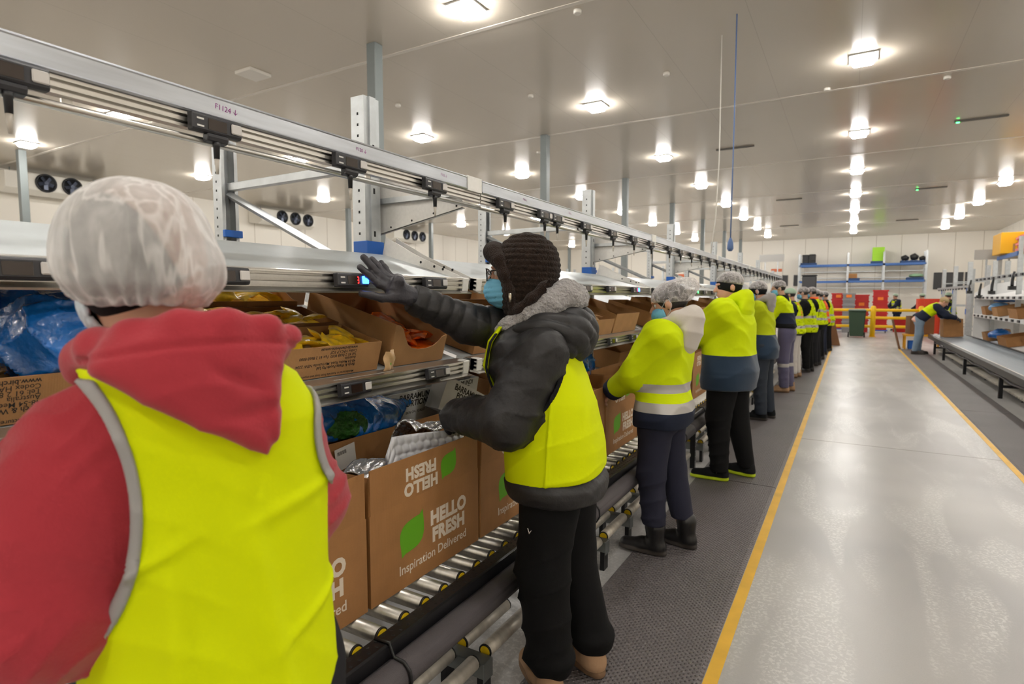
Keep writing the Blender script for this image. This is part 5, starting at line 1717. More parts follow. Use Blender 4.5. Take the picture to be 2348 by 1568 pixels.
    # mask and its loops (left cheek shows)
    def mk(P):
        q = (P - HC) @ R
        d = np.abs(ell(q, (0, .036, -.052), (.070, .086, .064))) - .0035
        return smax(smax(d, .020 - q[:, 1], .005), q[:, 2] + .004, .005)
    m = sdf_obj('face_mask', mk, HC - .16, HC + .17, .006, m_maskw, t)
    for s in (-1, 1):
        pp = [HC + R @ A(p) for p in ((s * .064, .035, -.02), (s * .080, .01, .0), (s * .085, -.022, .012), (s * .078, -.028, -.02), (s * .074, -.01, -.055), (s * .060, .03, -.078))]
        MB().tube([tuple(p) for p in pp], .0018, 6).build('ear_loop', m_maskw, m)
    return t
hero_red()

# ------------------------------------------------------------------ the worker in the black puffer jacket reaching to the lit button
def hero_black():
    t = thing('person', 'worker in black puffer jacket and yellow vest, brown knit hat, reaching to the lit button', 'person', (-.92, 1.95, .0125), math.radians(100))
    HC = A((-.045, .165, 1.570)); R = rotm(-.08, .04, .10)
    T0 = [(.78, -.045, .005, .195, .160), (.95, -.05, .015, .190, .158), (1.10, -.052, .04, .180, .150), (1.24, -.055, .095, .180, .160), (1.33, -.05, .105, .168, .135), (1.40, -.04, .105, .115, .09), (1.45, -.04, .11, .075, .065)]
    shl, ell_, wl = A((-.200, .020, 1.300)), A((-.270, .130, 1.058)), A((-.160, .365, 1.045))
    shr, elr, wr = A((.085, .16, 1.345)), A((-.130, .335, 1.392)), A((-.270, .470, 1.478))
    off = A((-.052, -.036, 0.))
    # gloved right hand, fingers spread upwards against the shelf edge
    F = {'index': [(-.325, .520, 1.510), (-.359, .567, 1.533), (-.377, .594, 1.563), (-.394, .617, 1.588)],
         'middle': [(-.315, .520, 1.520), (-.346, .568, 1.558), (-.363, .592, 1.592), (-.379, .612, 1.622)],
         'ring': [(-.305, .520, 1.520), (-.324, .570, 1.568), (-.330, .590, 1.597), (-.335, .609, 1.618)],
         'pinky': [(-.295, .515, 1.515), (-.301, .562, 1.563), (-.297, .582, 1.590), (-.300, .596, 1.608)],
         'thumb': [(-.300, .490, 1.482), (-.340, .512, 1.488), (-.385, .540, 1.486), (-.412, .562, 1.494), (-.428, .588, 1.500)]}
    rad = {'index': [.016, .0118, .0105, .0088], 'middle': [.016, .0118, .0105, .0090], 'ring': [.016, .0115, .0100, .0088], 'pinky': [.015, .0105, .0092, .0080], 'thumb': [.019, .0155, .0125, .0110, .0090]}
    chs = [([A(p) + off for p in F[n]], rad[n]) for n in F]
    hl = hand_pts(wl, (.12, .1, -.06), (.6, 0, -.7), -1, 1, .5)
    feet = ((-.10, .045, -.85), (.105, -.065, -.65))
    def legs(P, r0, r1, r2, ank):
        ds = []
        for s, fp in zip((-1, 1), feet):
            hip = A((-.045 + s * .092, .0, .86)); an = A((fp[0], fp[1] - .035, ank)); kn = (hip + an) / 2 + A((0, .035, .02))
            ds.append(chain(P, [hip, kn, an], [r0, r1, r2], .03))
        return smin(ds[0], ds[1], .015)
    def hands(P):
        d = hand_sdf(P, chs)
        palm = rbox(P, A((-.318, .530, 1.522)) + off, (.045, .018, .045), .016, rotm(.45, -.15, .55))
        return smin(smin(d, palm, .012), rc(P, wr + off * .6, A((-.315, .520, 1.510)) + off, .031, .036), .014)
    def body(P):
        d = smin(head_sdf(P, HC, R), rc(P, (-.04, .105, 1.40), HC + A((0, -.02, -.06)), .06, .055), .02)
        d = smin(d, loft(P, T0, -.04), .03)
        d = smin(d, chain(P, [shl, ell_, wl], [.048, .04, .03], .02), .02)
        d = smin(d, chain(P, [shr, elr, wr + off * .6], [.046, .038, .029], .02), .02)
        d = smin(d, legs(P, .075, .052, .042, .06), .03)
        for fp in feet: d = smin(d, rc(P, (fp[0], fp[1] - .03, .05), (fp[0] - .11 * math.sin(fp[2]), fp[1] - .01 + .11 * math.cos(fp[2]), .035), .032, .025), .02)
        d = smin(d, hand_sdf(P, hl), .01)
        return smin(d, hands(P) + .004, .012)
    sdf_obj('body', body, (-.50, -.3, 0), (.35, .70, 1.75), .0085, m_skin, t)
    sdf_obj('glove', lambda P: smax(hands(P) - .0015 - .0018 * creases(P, 160, 81, (.5, .5, .7), .5), (A((-.262, .462, 1.47)) + off - P) @ A((-.45, .55, .7)), .004), A((-.50, .40, 1.42)), A((-.25, .66, 1.68)), .0036, m_glove, t)
    sdf_obj('glove', lambda P: hand_sdf(P, hl) - .003, wl - .17, wl + .17, .006, m_glove, t)
    for s in (-1, 1):
        e = MB(); e.X = Matrix.Translation(tuple(HC + R @ A((s * .031, .072, .013)))) @ Matrix([list(r) for r in R]).to_4x4()
        e.lathe([(.001, -.011), (.008, -.008), (.0115, 0), (.008, .008), (.001, .011)], 12)
        e.mi = 1; e.X = e.X @ Matrix.Rotation(-PI / 2, 4, 'X'); e.cyl((0, 0, .0095), (0, 0, .0118), .005, 10)
        e.build('eye', [m_eye, m_iris], t)
    # trousers, loose with gathered hems
    def pants(P):
        d = smin(legs(P, .118, .098, .078, .10), smax(loft(P, T0, -.012), P[:, 2] - .90, .01), .04)
        z = P[:, 2]
        hemb = np.exp(-((z - .150) / .035) ** 2)
        d = d - .016 * hemb + .012 * np.exp(-((z - .075) / .02) ** 2)
        d = d - .012 * creases(P, 26, 3, (.15, .4, 1), .5) * np.clip((.70 - z) * 3 + .25, 0, 1) - .006 * wob(P, 12, 2)
        return smax(smax(d, .085 - z, .006), z - .92, .006)
    sdf_obj('trousers', pants, (-.34, -.3, .03), (.3, .32, .96), .0085, m_blackp, t)
    # little pale chevron stitched on the thigh
    o_ = A((-.137, .0, .672))
    dirn = A((-.86, .51, 0.))
    p_ = o_ + dirn * .25
    for _ in range(60):
        p_ = p_ - dirn * max(.0005, float(pants(p_[None])[0]) * .5)
        if float(pants(p_[None])[0]) < .0012: break
    lm = MB(); lm.X = Matrix.Translation(tuple(p_ + dirn * .0015)) @ Matrix.Rotation(math.atan2(dirn[1], dirn[0]) + PI / 2, 4, 'Z')
    lm.prism([(-.010, .009), (-.006, .009), (-.001, -.003), (.012, .008), (.009, .003), (.0, -.009)], 'y', -.0008, .0012)
    lm.build('thigh_print', m_paper, t)
    for s, fp in zip((-1, 1), feet): shoe_parts(t, (fp[0], fp[1] - .01), fp[2], m_tan, m_tsole, 1.02, h=.007, tall=.13)
    # puffer jacket
    def quilt(P, axis_u, pitch, amp):
        return amp * (np.abs(np.sin(PI * (P @ axis_u) / pitch)) ** .55 - .6)
    def jac(P):
        d = loft(P, T0)
        ul = (ell_ - shl) / np.linalg.norm(ell_ - shl); ul2 = (wl - ell_) / np.linalg.norm(wl - ell_)
        a1 = rc(P, shl, ell_, .086, .090) - quilt(P - shl, ul, .075, .0022) - .010 * creases(P, 46, 23, (.3, .5, .7), .5)
        a2 = rc(P, ell_, wl, .088, .064) - quilt(P - ell_, ul2, .06, .003) - .009 * creases(P, 50, 25, (.3, .6, .3), .5)
        ur = (elr - shr) / np.linalg.norm(elr - shr); ur2 = (wr - elr) / np.linalg.norm(wr - elr)
        b1 = rc(P, shr, elr, .092, .076) - quilt(P - shr, ur, .055, .007) - .006 * creases(P, 55, 36, (.6, .3, .5), .5)
        b2 = rc(P, elr, wr + off * .45, .074, .044) - quilt(P - elr, ur2, .046, .006) - .005 * creases(P, 60, 37, (.6, .3, .5), .5)
        d = d - quilt(P, A((0, 0, 1.)), .085, .006)
        d = smin(d, smin(a1, a2, .02), .03)
        b = smin(b1, b2, .015)
        u = ur2
        b = smax(b, (P - wr - off * .45) @ u - .012, .006)
        d = smin(d, b, .02)
        d = d - .008 * wob(P, 10, 6) - .005 * creases(P, 40, 29, (.4, .2, .9), .5)
        d = d - .020 * np.clip((.875 - P[:, 2]) / .05, 0, 1) * np.clip((P[:, 2] - .70) / .1, 0, 1)
        # hem rises at the near side
        return smax(d, .765 + .02 * np.sin(P[:, 0] * 9) - P[:, 2], .02)
    sdf_obj('jacket', jac, (-.47, -.28, .73), (.33, .60, 1.50), .0075, m_puff, t)
    # vest over the jacket
    def vs(P):
        d = loft(P, T0, .020)
        x, y, z = P.T
        return d - .008 * creases(P, 24, 71, (.4, .4, .8), .5) - .006 * wob(P, 9, 16) - .007 * np.exp(-((y - (-.02 - .04 * (z - 1))) / .006) ** 2) * (x < -.1)
    def vc(P):
        x, y, z = P.T
        e = np.sqrt(((y - .085) / .135) ** 2 + ((z - 1.255) / .185) ** 2)
        e = (e - 1) * .135
        e = np.where(np.abs(x + .045) > .06, e, np.maximum(e, .03))
        n = nrm(P - A((-.04, .10, 1.50))) - .145
        return np.minimum(e, n)
    def hemz(P): return .862 + .10 * np.clip((-P[:, 1] + .0) , -.2, .3) + .02 * np.sin(P[:, 0] * 7)
    def vest(P):
        d = smax(np.abs(vs(P) + .006) - .006, -vc(P), .003)
        return smax(d, hemz(P) - P[:, 2], .004)
    sdf_obj('vest', vest, (-.33, -.25, .80), (.25, .30, 1.42), .006, m_vest, t)
    def bind(P):
        c, s = vc(P), vs(P)
        b = np.sqrt(np.maximum(np.abs(c - .002) - .0035, 0) ** 2 + np.maximum(np.abs(s - .001) - .001, 0) ** 2) - .0025
        return smax(b, P[:, 2] - 1.36, .004)
    sdf_obj('armhole_binding', bind, (-.33, -.25, 1.04), (.25, .30, 1.40), .0045, m_blackc, t)
    # puffer hood on the back and the sherpa collar
    def hoodf(P):
        d = ell(P, (-.005, -.045, 1.345), (.165, .080, .105), rotm(.35, 0, .05))
        d = smin(d, ell(P, (-.10, .06, 1.365), (.09, .12, .06), rotm(-.25, .2, 0)), .04)
        d = smin(d, ell(P, (.07, .08, 1.365), (.09, .11, .055)), .04)
        q = .010 * (np.abs(np.sin(PI * (P[:, 0] * .8 + P[:, 2]) / .075)) ** .6 - .6) + .008 * (np.abs(np.sin(PI * (P[:, 0] - P[:, 2] * .4) / .10)) ** .6 - .6)
        d = d - q - .006 * wob(P, 20, 9)
        return smax(d, -nrm((P - A((-.035, .09, 1.47))) / A((1, 1, 1.1))) + .085, .015)
    sdf_obj('hood', hoodf, (-.27, -.19, 1.20), (.24, .26, 1.48), .0065, m_puff, t)
    def fleece(P):
        ring = [(-.085, .225, 1.365), (-.128, .165, 1.385), (-.120, .085, 1.425), (-.090, .025, 1.465), (-.045, -.020, 1.495), (.005, -.035, 1.490), (.05, .0, 1.475), (.075, .08, 1.43), (.07, .16, 1.39), (.02, .22, 1.365), (-.04, .235, 1.355)]
        d = chain(P, [A(p) for p in ring] + [A(ring[0])], [.026, .030, .038, .046, .052, .052, .048, .038, .032, .028, .026, .026], .03)
        return d - .0035 * wob(P, 190, 33, 5) - .004 * wob(P, 60, 34)
    sdf_obj('fleece_collar', fleece, (-.20, -.12, 1.30), (.16, .30, 1.58), .0048, m_fleece, t)
    # knit trapper hat
    HH = HC + A((-.004, -.022, .030))
    def hat(P):
        q = (P - HH) @ R
        x, y, z = q.T
        d = ell(q, (0, -.012, .0), (.106, .128, .124))
        flap = ell(q, (0, -.004, -.055), (.101, .112, .165))
        d = smin(d, flap, .03)
        d = d - .0055 * (np.abs(np.sin(PI * (z - .10 * y) / .0205)) ** .7 - .5) - .0025 * wob(P, 40, 91)
        # face opening and lower edge
        d = smax(d, -smax(ell(q, (0, .125, -.055), (.105, .090, .105)), -z * 0 - 1, .01), .012)
        low = -.178 + .66 * np.clip(-y + .0, 0, .2)
        return smax(d, low - z, .012)
    sdf_obj('knit_hat', hat, HH - A((.16, .18, .2)), HH + A((.16, .18, .17)), .0052, m_hat, t)
    def rim(P):
        q = (P - HH) @ R
        pts = [(-.078, .030, -.150), (-.090, .034, -.09), (-.092, .046, -.03), (-.086, .068, .025), (-.06, .092, .055), (-.02, .104, .065), (.02, .104, .065), (.06, .092, .055), (.086, .068, .025), (.092, .046, -.03), (.090, .034, -.09), (.078, .030, -.150)]
        d = chain(q, [A(p) for p in pts], [.015, .018, .020, .023, .028, .032, .032, .028, .023, .020, .018, .015], .03)
        lower = chain(q, [A(p) for p in ((-.070, .040, -.172), (-.088, .0, -.158), (-.094, -.045, -.125), (-.080, -.090, -.088), (-.04, -.122, -.066), (.04, -.122, -.066), (.080, -.090, -.088), (.094, -.045, -.125), (.088, .0, -.158), (.070, .040, -.172))], [.015, .017, .018, .018, .018, .018, .018, .018, .017, .015], .02)
        d = smin(d, lower, .01)
        return d - .0012 * wob(P, 150, 93)
    sdf_obj('fur_rim', rim, HH - A((.16, .12, .2)), HH + A((.16, .2, .16)), .0055, m_fur, t)
    tg = MB(); tg.X = Matrix.Translation(tuple(HH + R @ A((-.112, .028, -.118))))
    tg.tube([(0, 0, .018), (-.002, 0, -.014)], [.007, .0055], 10)
    tg.build('toggle', m_metal, t)
    # glasses
    g = MB(); g.X = Matrix.Translation(tuple(HC)) @ Matrix([list(r) for r in R]).to_4x4()
    for s in (-1, 1):
        pts = [(s * (.034 + .027 * math.cos(a)), .112 - .010 * abs(math.cos(a)), .010 + .022 * math.sin(a)) for a in [2 * PI * i / 20 for i in range(21)]]
        g.tube(pts, .0028, 6)
        g.tube([(s * .061, .102, .016), (s * .080, .07, .018), (s * .086, .0, .012)], .0026, 6)
    g.tube([(-.008, .112, .014), (0, .115, .017), (.008, .112, .014)], .0024, 6)
    gl = g.build('glasses', m_glass, t)
    for s in (-1, 1):
        l = MB(); l.X = g.X
        l.prism([(s * .034 + .026 * math.cos(a), .010 + .021 * math.sin(a)) for a in [2 * PI * i / 20 for i in range(20)]], 'y', .1055, .1065)
        l.build('lens', m_lens, gl)
    def mk(P):
        q = (P - HC) @ R
        d = np.abs(ell(q, (0, .040, -.052), (.072, .090, .066)) - .0025 * np.abs(np.sin(q[:, 2] * 150))) - .004
        return smax(smax(d, .010 - q[:, 1], .005), q[:, 2] + .004 - .25 * (q[:, 1] - .10), .005)
    m = sdf_obj('face_mask', mk, HC - .17, HC + .18, .0055, m_mask, t)
    MB().tube([tuple(HC + R @ A(p)) for p in ((-.066, .02, -.02), (-.082, .0, .01), (-.084, -.02, .0))], .0018, 6).build('ear_loop', m_maskw, m)
    # small chevron print on the trouser leg
    return t
hero_black()
# ------------------------------------------------------------------ far end of the hall
m_gyel = mat('guard_yellow', S(246, 196, 12), 0.4)
m_redc = mat('red_crate', S(188, 22, 22), 0.4)
m_greyc = mat('grey_crate', S(138, 138, 142), 0.5)
m_orangel = mat('orange_sheet', S(240, 128, 40), 0.6)
m_bin = mat('bin_green', S(38, 62, 40), 0.45)
m_beamb = mat('rack_blue', S(64, 106, 172), 0.45)
m_limec = mat('lime_crate', S(160, 214, 40), 0.45)
m_pallb = mat('pallet_blue', S(32, 64, 110), 0.6)
m_dk = mat('dark_panel', S(62, 62, 64), 0.5)
m_steelc = mat('step_yellow', S(226, 160, 20), 0.5)
# yellow guard rail
t = thing('guard_rail', 'yellow three-bar guard rail with a round-topped post at the end of the aisle', 'rail', (0, 25.9, 0))
for z in (1.02, .73, .40):
    MB().tube([(-.75, 0, z), (2.35, 0, z)], .055, 14).build('bar', m_gyel, t)
for x in (-.70, .80, 2.30):
    m = MB(); m.tube([(x, 0, .0005), (x, 0, 1.12), (x, 0, 1.17), (x, 0, 1.19)], [.09, .09, .07, .02], 16); m.build('post', m_gyel, t)
    MB().box(x - .12, x + .12, -.12, .12, .0004, .012).build('base_plate', m_gyel, t)
# wheelie bin
t = thing('wheelie_bin', 'dark green wheelie bin in front of the yellow guard rail', 'bin', (.27, 25.15, 0))
mb = MB(); mb.hexa([(-.22, -.24, .06), (.22, -.24, .06), (.22, .24, .06), (-.22, .24, .06), (-.28, -.31, .98), (.28, -.31, .98), (.28, .31, .98), (-.28, .31, .98)])
mb.build('body', m_bin, t, bev=.02)
mb = MB(); mb.hexa([(-.30, -.34, .985), (.30, -.34, .985), (.30, .34, .985), (-.30, .34, .985), (-.27, -.30, 1.05), (.27, -.30, 1.05), (.27, .30, 1.07), (-.27, .30, 1.07)])
mb.build('lid', m_bin, t, bev=.015)
for s in (-1, 1): MB().cyl((s * .235, .2, .1), (s * .285, .2, .1), .1, 18).build('wheel', m_black, t)
MB().tube([(-.24, .35, .97), (-.24, .40, .99), (.24, .40, .99), (.24, .35, .97)], .015, 8).build('handle', m_bin, t)
# folded brown boards leaning at the end of the line
m_board = mat('brown_board', S(112, 76, 44), 0.75, var=(3, .1))
t = thing('board_stack', 'brown flattened cartons standing in a slanted stack at the end of the line', 'board', (-.62, 20.6, 0))
for i in range(4):
    mb = MB(); y = .09 * i
    mb.prism([(-.28, .001), (.42, .001), (.24, .78), (-.10, .80 - .03 * i)], 'y', y, y + .012)
    mb.build('board', m_board, t)
# yellow step
t = thing('step_stool', 'yellow step stool with a carton on it behind the last workers', 'stool', (-.92, 20.3, 0))
for z in (.22, .44, .66): MB().box(-.2, .2, -.15, .15, z, z + .03).build('step', m_steelc, t)
for x in (-.2, .17):
    for y in (-.15, .12): MB().box(x, x + .03, y, y + .03, .0005, .69).build('leg', m_steelc, t)
carton('food_carton', 'brown carton sitting on the yellow step stool', 'carton', (-1.08, 20.2, .692), .32, .3, .24, 0.0, m_card)
# water bottle
t = thing('water_bottle', 'large clear blue water bottle on the floor by the last workers', 'bottle', (-.80, 18.9, .0125))
mb = MB(); mb.lathe([(.07, .0005), (.075, .02), (.075, .14), (.065, .17), (.075, .2), (.072, .26), (.03, .31), (.028, .34)], 18)
mb.build('body', mat('bottle_plastic', S(150, 185, 220), .15, alpha=.8), t)
MB().cyl((0, 0, .34), (0, 0, .365), .03, 14).build('cap', m_blue, t)

# stacked crates beyond the rail
def crate_mesh(name, m, w, d, h, parent=None):
    mb = MB(); T = .012
    W, D = w - .06, d - .06
    mb.box(-W / 2, W / 2, -D / 2, D / 2, 0, T)
    mb.box(-W / 2, W / 2, -D / 2, -D / 2 + T, T, h); mb.box(-W / 2, W / 2, D / 2 - T, D / 2, T, h)
    mb.box(-W / 2, -W / 2 + T, -D / 2 + T, D / 2 - T, T, h); mb.box(W / 2 - T, W / 2, -D / 2 + T, D / 2 - T, T, h)
    for z0, z1, e in ((h - .06, h - .001, 0), (h * .36, h * .42, .014)):
        mb.box(-w / 2 + e, w / 2 - e, -d / 2 + e, -D / 2, z0, z1); mb.box(-w / 2 + e, w / 2 - e, D / 2, d / 2 - e, z0, z1)
        mb.box(-w / 2 + e, -W / 2, -D / 2, D / 2, z0, z1); mb.box(W / 2, w / 2 - e, -D / 2, D / 2, z0, z1)
    return mb
CR = {}
def crates(x, y, n, m, label, group, w=.58, d=.4, h=.24, z0=.0, labels=()):
    for i in range(n):
        key = (m.name, w, h)
        if key not in CR: CR[key] = crate_mesh('crate', m, w, d, h).build('crate', m)
        o = CR[key] if not CR[key].get('label') else dup(CR[key])
        o.location = (x, y, z0 + i * h + .001 * i)
        tag(o, label % ordn_up(i, n), 'crate', group)
        if i in labels:
            pl = MB().box(x - .10, x + .10, y - d / 2 - .004, y - d / 2 - .0005, z0 + (i + .25) * h, z0 + (i + .75) * h).build('crate_label', m_orangel)
            tag(pl, 'orange label on the ' + group.rstrip('s') + ', %s crate' % ordn_up(i, n), 'label')
def ordn_up(i, n): return 'top' if i == n - 1 else 'bottom' if i == 0 else ordn(i) + ' from the floor'
def dolly(x, y, label, w=.6, d=.42):
    t = thing('dolly', label, 'dolly', (x, y, 0))
    MB().box(-w / 2, w / 2, -d / 2, d / 2, .08, .13).build('platform', m_blue, t, bev=.01)
    for sx in (-1, 1):
        for sy in (-1, 1): MB().cyl((sx * w * .38 - .012, sy * d * .35, .0405), (sx * w * .38 + .012, sy * d * .35, .0405), .04, 12).build('wheel', m_black, t)
dolly(1.13, 29.0, 'blue dolly under the tall red crate stack')
crates(1.13, 29.0, 7, m_redc, 'red plastic crate in the tall stack behind the guard rail post, %s', 'tall red crate stack', z0=.131, labels=(3, 5))
dolly(-.42, 29.6, 'blue dolly under the red crates nearest the line')
crates(-.42, 29.6, 6, m_redc, 'red plastic crate in the stack nearest the packing line, %s', 'red crates by the line', z0=.131, h=.26, labels=(5,))
crates(-.02, 28.6, 7, m_greyc, 'grey plastic crate in the stack between two red stacks, %s', 'grey crate stack', w=.5, labels=(6,))
crates(.46, 29.3, 6, m_redc, 'red plastic crate in the stack behind the green bin, %s', 'red crates behind the bin', h=.27, labels=(4,))
crates(1.95, 30.2, 2, m_redc, 'low red plastic crate right of the tall red stack, %s', 'low red crates', h=.3)
m_redo = mat('orange_red_bin', S(222, 66, 32), 0.45)
t = thing('bulk_bin', 'large orange-red bulk bin behind the bending worker', 'bin', (2.75, 27.6, 0))
mb = MB()
for (a, b, c, d) in ((-.45, .45, -.4, -.37), (-.45, .45, .37, .4), (-.45, -.42, -.37, .37), (.42, .45, -.37, .37)): mb.box(a, b, c, d, .15, 1.45)
mb.box(-.45, .45, -.4, .4, .12, .15)
for i in range(6): mb.box(-.40 + .15 * i, -.36 + .15 * i, -.415, -.4, .2, 1.4)
mb.build('body', m_redo, t)
for x in (-.38, 0, .3): MB().box(x, x + .08, -.38, .38, .0005, .12).build('runner', m_redo, t)

# pallet rack along the back wall
t = thing('pallet_rack', 'pallet rack with two levels of blue beams along the back wall', 'rack', (0, 38.0, 0))
for x in (-2.6, -.15, 1.55, 3.45):
    for y in (-.45, .45):
        MB().box(x - .05, x + .05, y - .04, y + .04, .0005, 4.0).build('upright', m_galvd, t)
    for z in (1.0, 2.0, 3.0): MB().box(x - .02, x + .02, -.41, .41, z, z + .04).build('brace', m_galvd, t)
for z in (3.32, 2.40):
    for y in (-.47, .45): MB().box(-2.6, 3.45, y - .02, y + .02, z - .06, z + .05).build('beam', m_beamb, t)
for z in (2.98, 2.62, 2.05): MB().box(-2.6, 3.45, .44, .47, z - .02, z + .02).build('tie_bar', m_galvd, t)
def pallet(x, y, z, m, label, w=1.1, d=.78):
    t = thing('pallet', label, 'pallet', (x, y, z))
    for i in range(6): MB().box(-w / 2 + i * (w - .12) / 5, -w / 2 + i * (w - .12) / 5 + .12, -d / 2, d / 2, .10, .125).build('deck_board', m, t)
    for yy in (-d / 2, -.05, d / 2 - .1): MB().box(-w / 2, w / 2, yy, yy + .1, .0, .0995).build('bearer', m, t)
    return t
pallet(-2.15, 38, 3.371, m_pallb, 'blue pallet under black crates at the left end of the back rack', .85)
pallet(1.28, 38, 3.371, m_pallb, 'blue pallet under the lime crates on the back rack', .68)
pallet(2.9, 38, 3.371, m_pallb, 'blue pallet with black clutter at the right end of the back rack', 1.15)
pallet(.15, 38, 2.451, m_pallb, 'blue pallet under the brown carton in the middle of the back rack', .6)
pallet(3.0, 38, 2.451, m_pallb, 'blue pallet with a green wrapped load low on the back rack', .75)
for i in range(5):
    mb = MB(); mb.box(-.27, .27, -.35, .35, 0, .02)
    for s in (-1, 1): mb.box(s * .27 - .01, s * .27 + .01, -.35, .35, .02, .15); mb.box(-.26, .26, s * .34 - .01, s * .34 + .01, .02, .15)
    for q in range(5): mb.box(-.25 + .11 * q, -.20 + .11 * q, -.365, -.35, .03, .14)
    o = mb.build('crate', m_limec); o.location = (1.28, 38, 3.497 + i * .152)
    tag(o, 'lime green crate on the back wall rack, %s of its stack' % ordn_up(i, 5), 'crate', 'lime crates on the back rack')
for i, (x, h) in enumerate(((-2.3, .48), (-1.95, .50))):
    mb = MB(); mb.box(-.16, .16, -.3, .3, 0, h); mb.box(-.175, .175, -.315, .315, h - .08, h - .03); mb.box(-.168, .168, -.31, .31, .1, .14)
    o = mb.build('crate', m_black, bev=.01); o.location = (x, 38, 3.497)
    tag(o, 'black crate on the left end of the back wall rack, %s' % ('outer one' if i == 0 else 'inner one'), 'crate')
for i, (x, r) in enumerate(((2.52, .16), (2.93, .2), (3.32, .12))):
    mb = MB(); mb.tube([(x - .15, 38, 3.497 + r * .8), (x, 37.95, 3.497 + r), (x + .15, 38, 3.497 + r * .7)], [r * .7, r, r * .6], 10)
    tag(mb.build('black_bundle', m_black), 'lumpy black bundle at the right end of the back rack, %s' % ('leftmost', 'tallest middle one', 'smallest')[i], 'bundle', 'black bundles on the back rack')
carton('food_carton', 'brown carton on the middle level of the back wall rack', 'carton', (-.1, 37.7, 2.577), .42, .5, .26, 0.0, m_card)
o = bag('wrapped_load', 'green film-wrapped load low on the right of the back rack', (3.05, 38, 2.68), (.32, .35, .10), 22, mat('green_film', S(150, 190, 150), .3, coat=.4), .03)
# dark door openings and panels on the back wall
for i, (x0, x1, z0, z1) in enumerate(((-3.62, -3.30, 2.2, 2.86), (-2.98, -2.70, 2.2, 2.86))):
    tag(MB().box(x0, x1, 38.94, 38.999, z0, z1).build('window_%d' % (i + 1), m_dk), kind='structure')
for i, (x0, x1) in enumerate(((3.93, 4.30), (4.42, 4.78), (4.86, 5.22), (5.30, 5.50))):
    tag(MB().box(x0, x1, 38.94, 38.999, 1.95, 2.86).build('window_%d' % (i + 3), m_dk), kind='structure')
t = thing('large_bin', 'large black lidded bin standing high by the left end of the back rack', 'bin', (-1.85, 34.0, 0))
MB().box(-.33, .33, -.33, .33, 1.7, 2.62).build('body', m_dk, t, bev=.04)
MB().box(-.36, .36, -.36, .36, 2.62, 2.68).build('lid', m_dk, t, bev=.02)
for x in (-.28, .28):
    for y in (-.28, .28): MB().box(x - .03, x + .03, y - .03, y + .03, .0005, 1.7).build('leg', m_galvd, t)
# orange signs and boards on posts
m_osign = mat('orange_sign', S(226, 122, 82), 0.6)
m_gboard = mat('grey_board', S(172, 170, 166), 0.55)
for i, (x, y, z, w, h, m, lab) in enumerate(((-3.95, 38.9, 3.17, .62, .17, m_osign, 'orange sign on the back wall near the end of the top rail'), (-9.6, 38.9, 2.95, .7, .2, m_osign, 'orange sign low on the back wall behind the rack frames'))):
    tag(MB().box(x - w / 2, x + w / 2, y + .07, y + .095, z - h / 2, z + h / 2).build('wall_sign', m), lab, 'sign')
for i, (x, y, z, w, h, lab) in enumerate(((-3.6, 33.0, 3.55, 1.2, .38, 'grey board on two posts above the far end of the packing line'), (4.35, 25.6, 2.98, 1.3, .34, 'grey board on two posts above the right-hand pick shelves'))):
    t = thing('post_board', lab, 'board', (x, y, 0))
    MB().box(-w / 2, w / 2, -.02, .02, z - h / 2, z + h / 2).build('panel', m_gboard, t)
    for s in (-.3, .3): MB().box(s - .025, s + .025, .021, .07, .0005, z + h * .3).build('post', m_galvd, t)
# storage beyond the packing line on the left
t = thing('storage_rack', 'galvanised storage racking with blue beams behind the packing line', 'rack', (-9.5, 30.0, 0))
for x in (-4.2, -1.5, 1.2, 3.6):
    for y in (-.5, .5): MB().box(x - .05, x + .05, y - .05, y + .05, .0005, 3.1).build('upright', m_galvd, t)
    MB().tube([(x, -.5, .4), (x, .5, 1.6)], .03, 4, smooth=False).build('brace', m_galvd, t)
    MB().box(x - .02, x + .02, -.45, .45, 2.4, 2.45).build('brace', m_galvd, t)
for z in (1.9,):
    for y in (-.52, .52): MB().box(-4.2, 3.6, y - .03, y + .03, z - .06, z + .06).build('beam', m_beamb, t)
for i, (x, w, h) in enumerate(((-2.9, .9, .75), (2.3, .8, .3))):
    carton('food_carton', 'brown carton load on the storage racking behind the line, %s' % ('larger one' if i == 0 else 'lower one'), 'carton', (-9.5 + x - w / 2, 29.55, 1.962), w, .8, h, 0.0, m_card)
for k, (x, y) in enumerate(((-3.6, 20.5), (-2.9, 22.5), (-3.9, 24.5))):
    t = thing('rack_frame', 'plain galvanised rack frame standing past the end of the top rail, %s' % ('nearest one', 'middle one', 'farthest one')[k], 'rack', (x, y, 0), group='rack frames past the line')
    for xx in (-.5, .5): MB().box(xx - .045, xx + .045, -.045, .045, .0005, 2.45).build('upright', m_galvd, t)
    for z in (.5, 2.1): MB().box(-.45, .45, -.02, .02, z, z + .04).build('brace', m_galvd, t)
    MB().tube([(-.45, 0, .6), (.45, 0, 1.7)], .02, 4, smooth=False).build('brace', m_galvd, t)

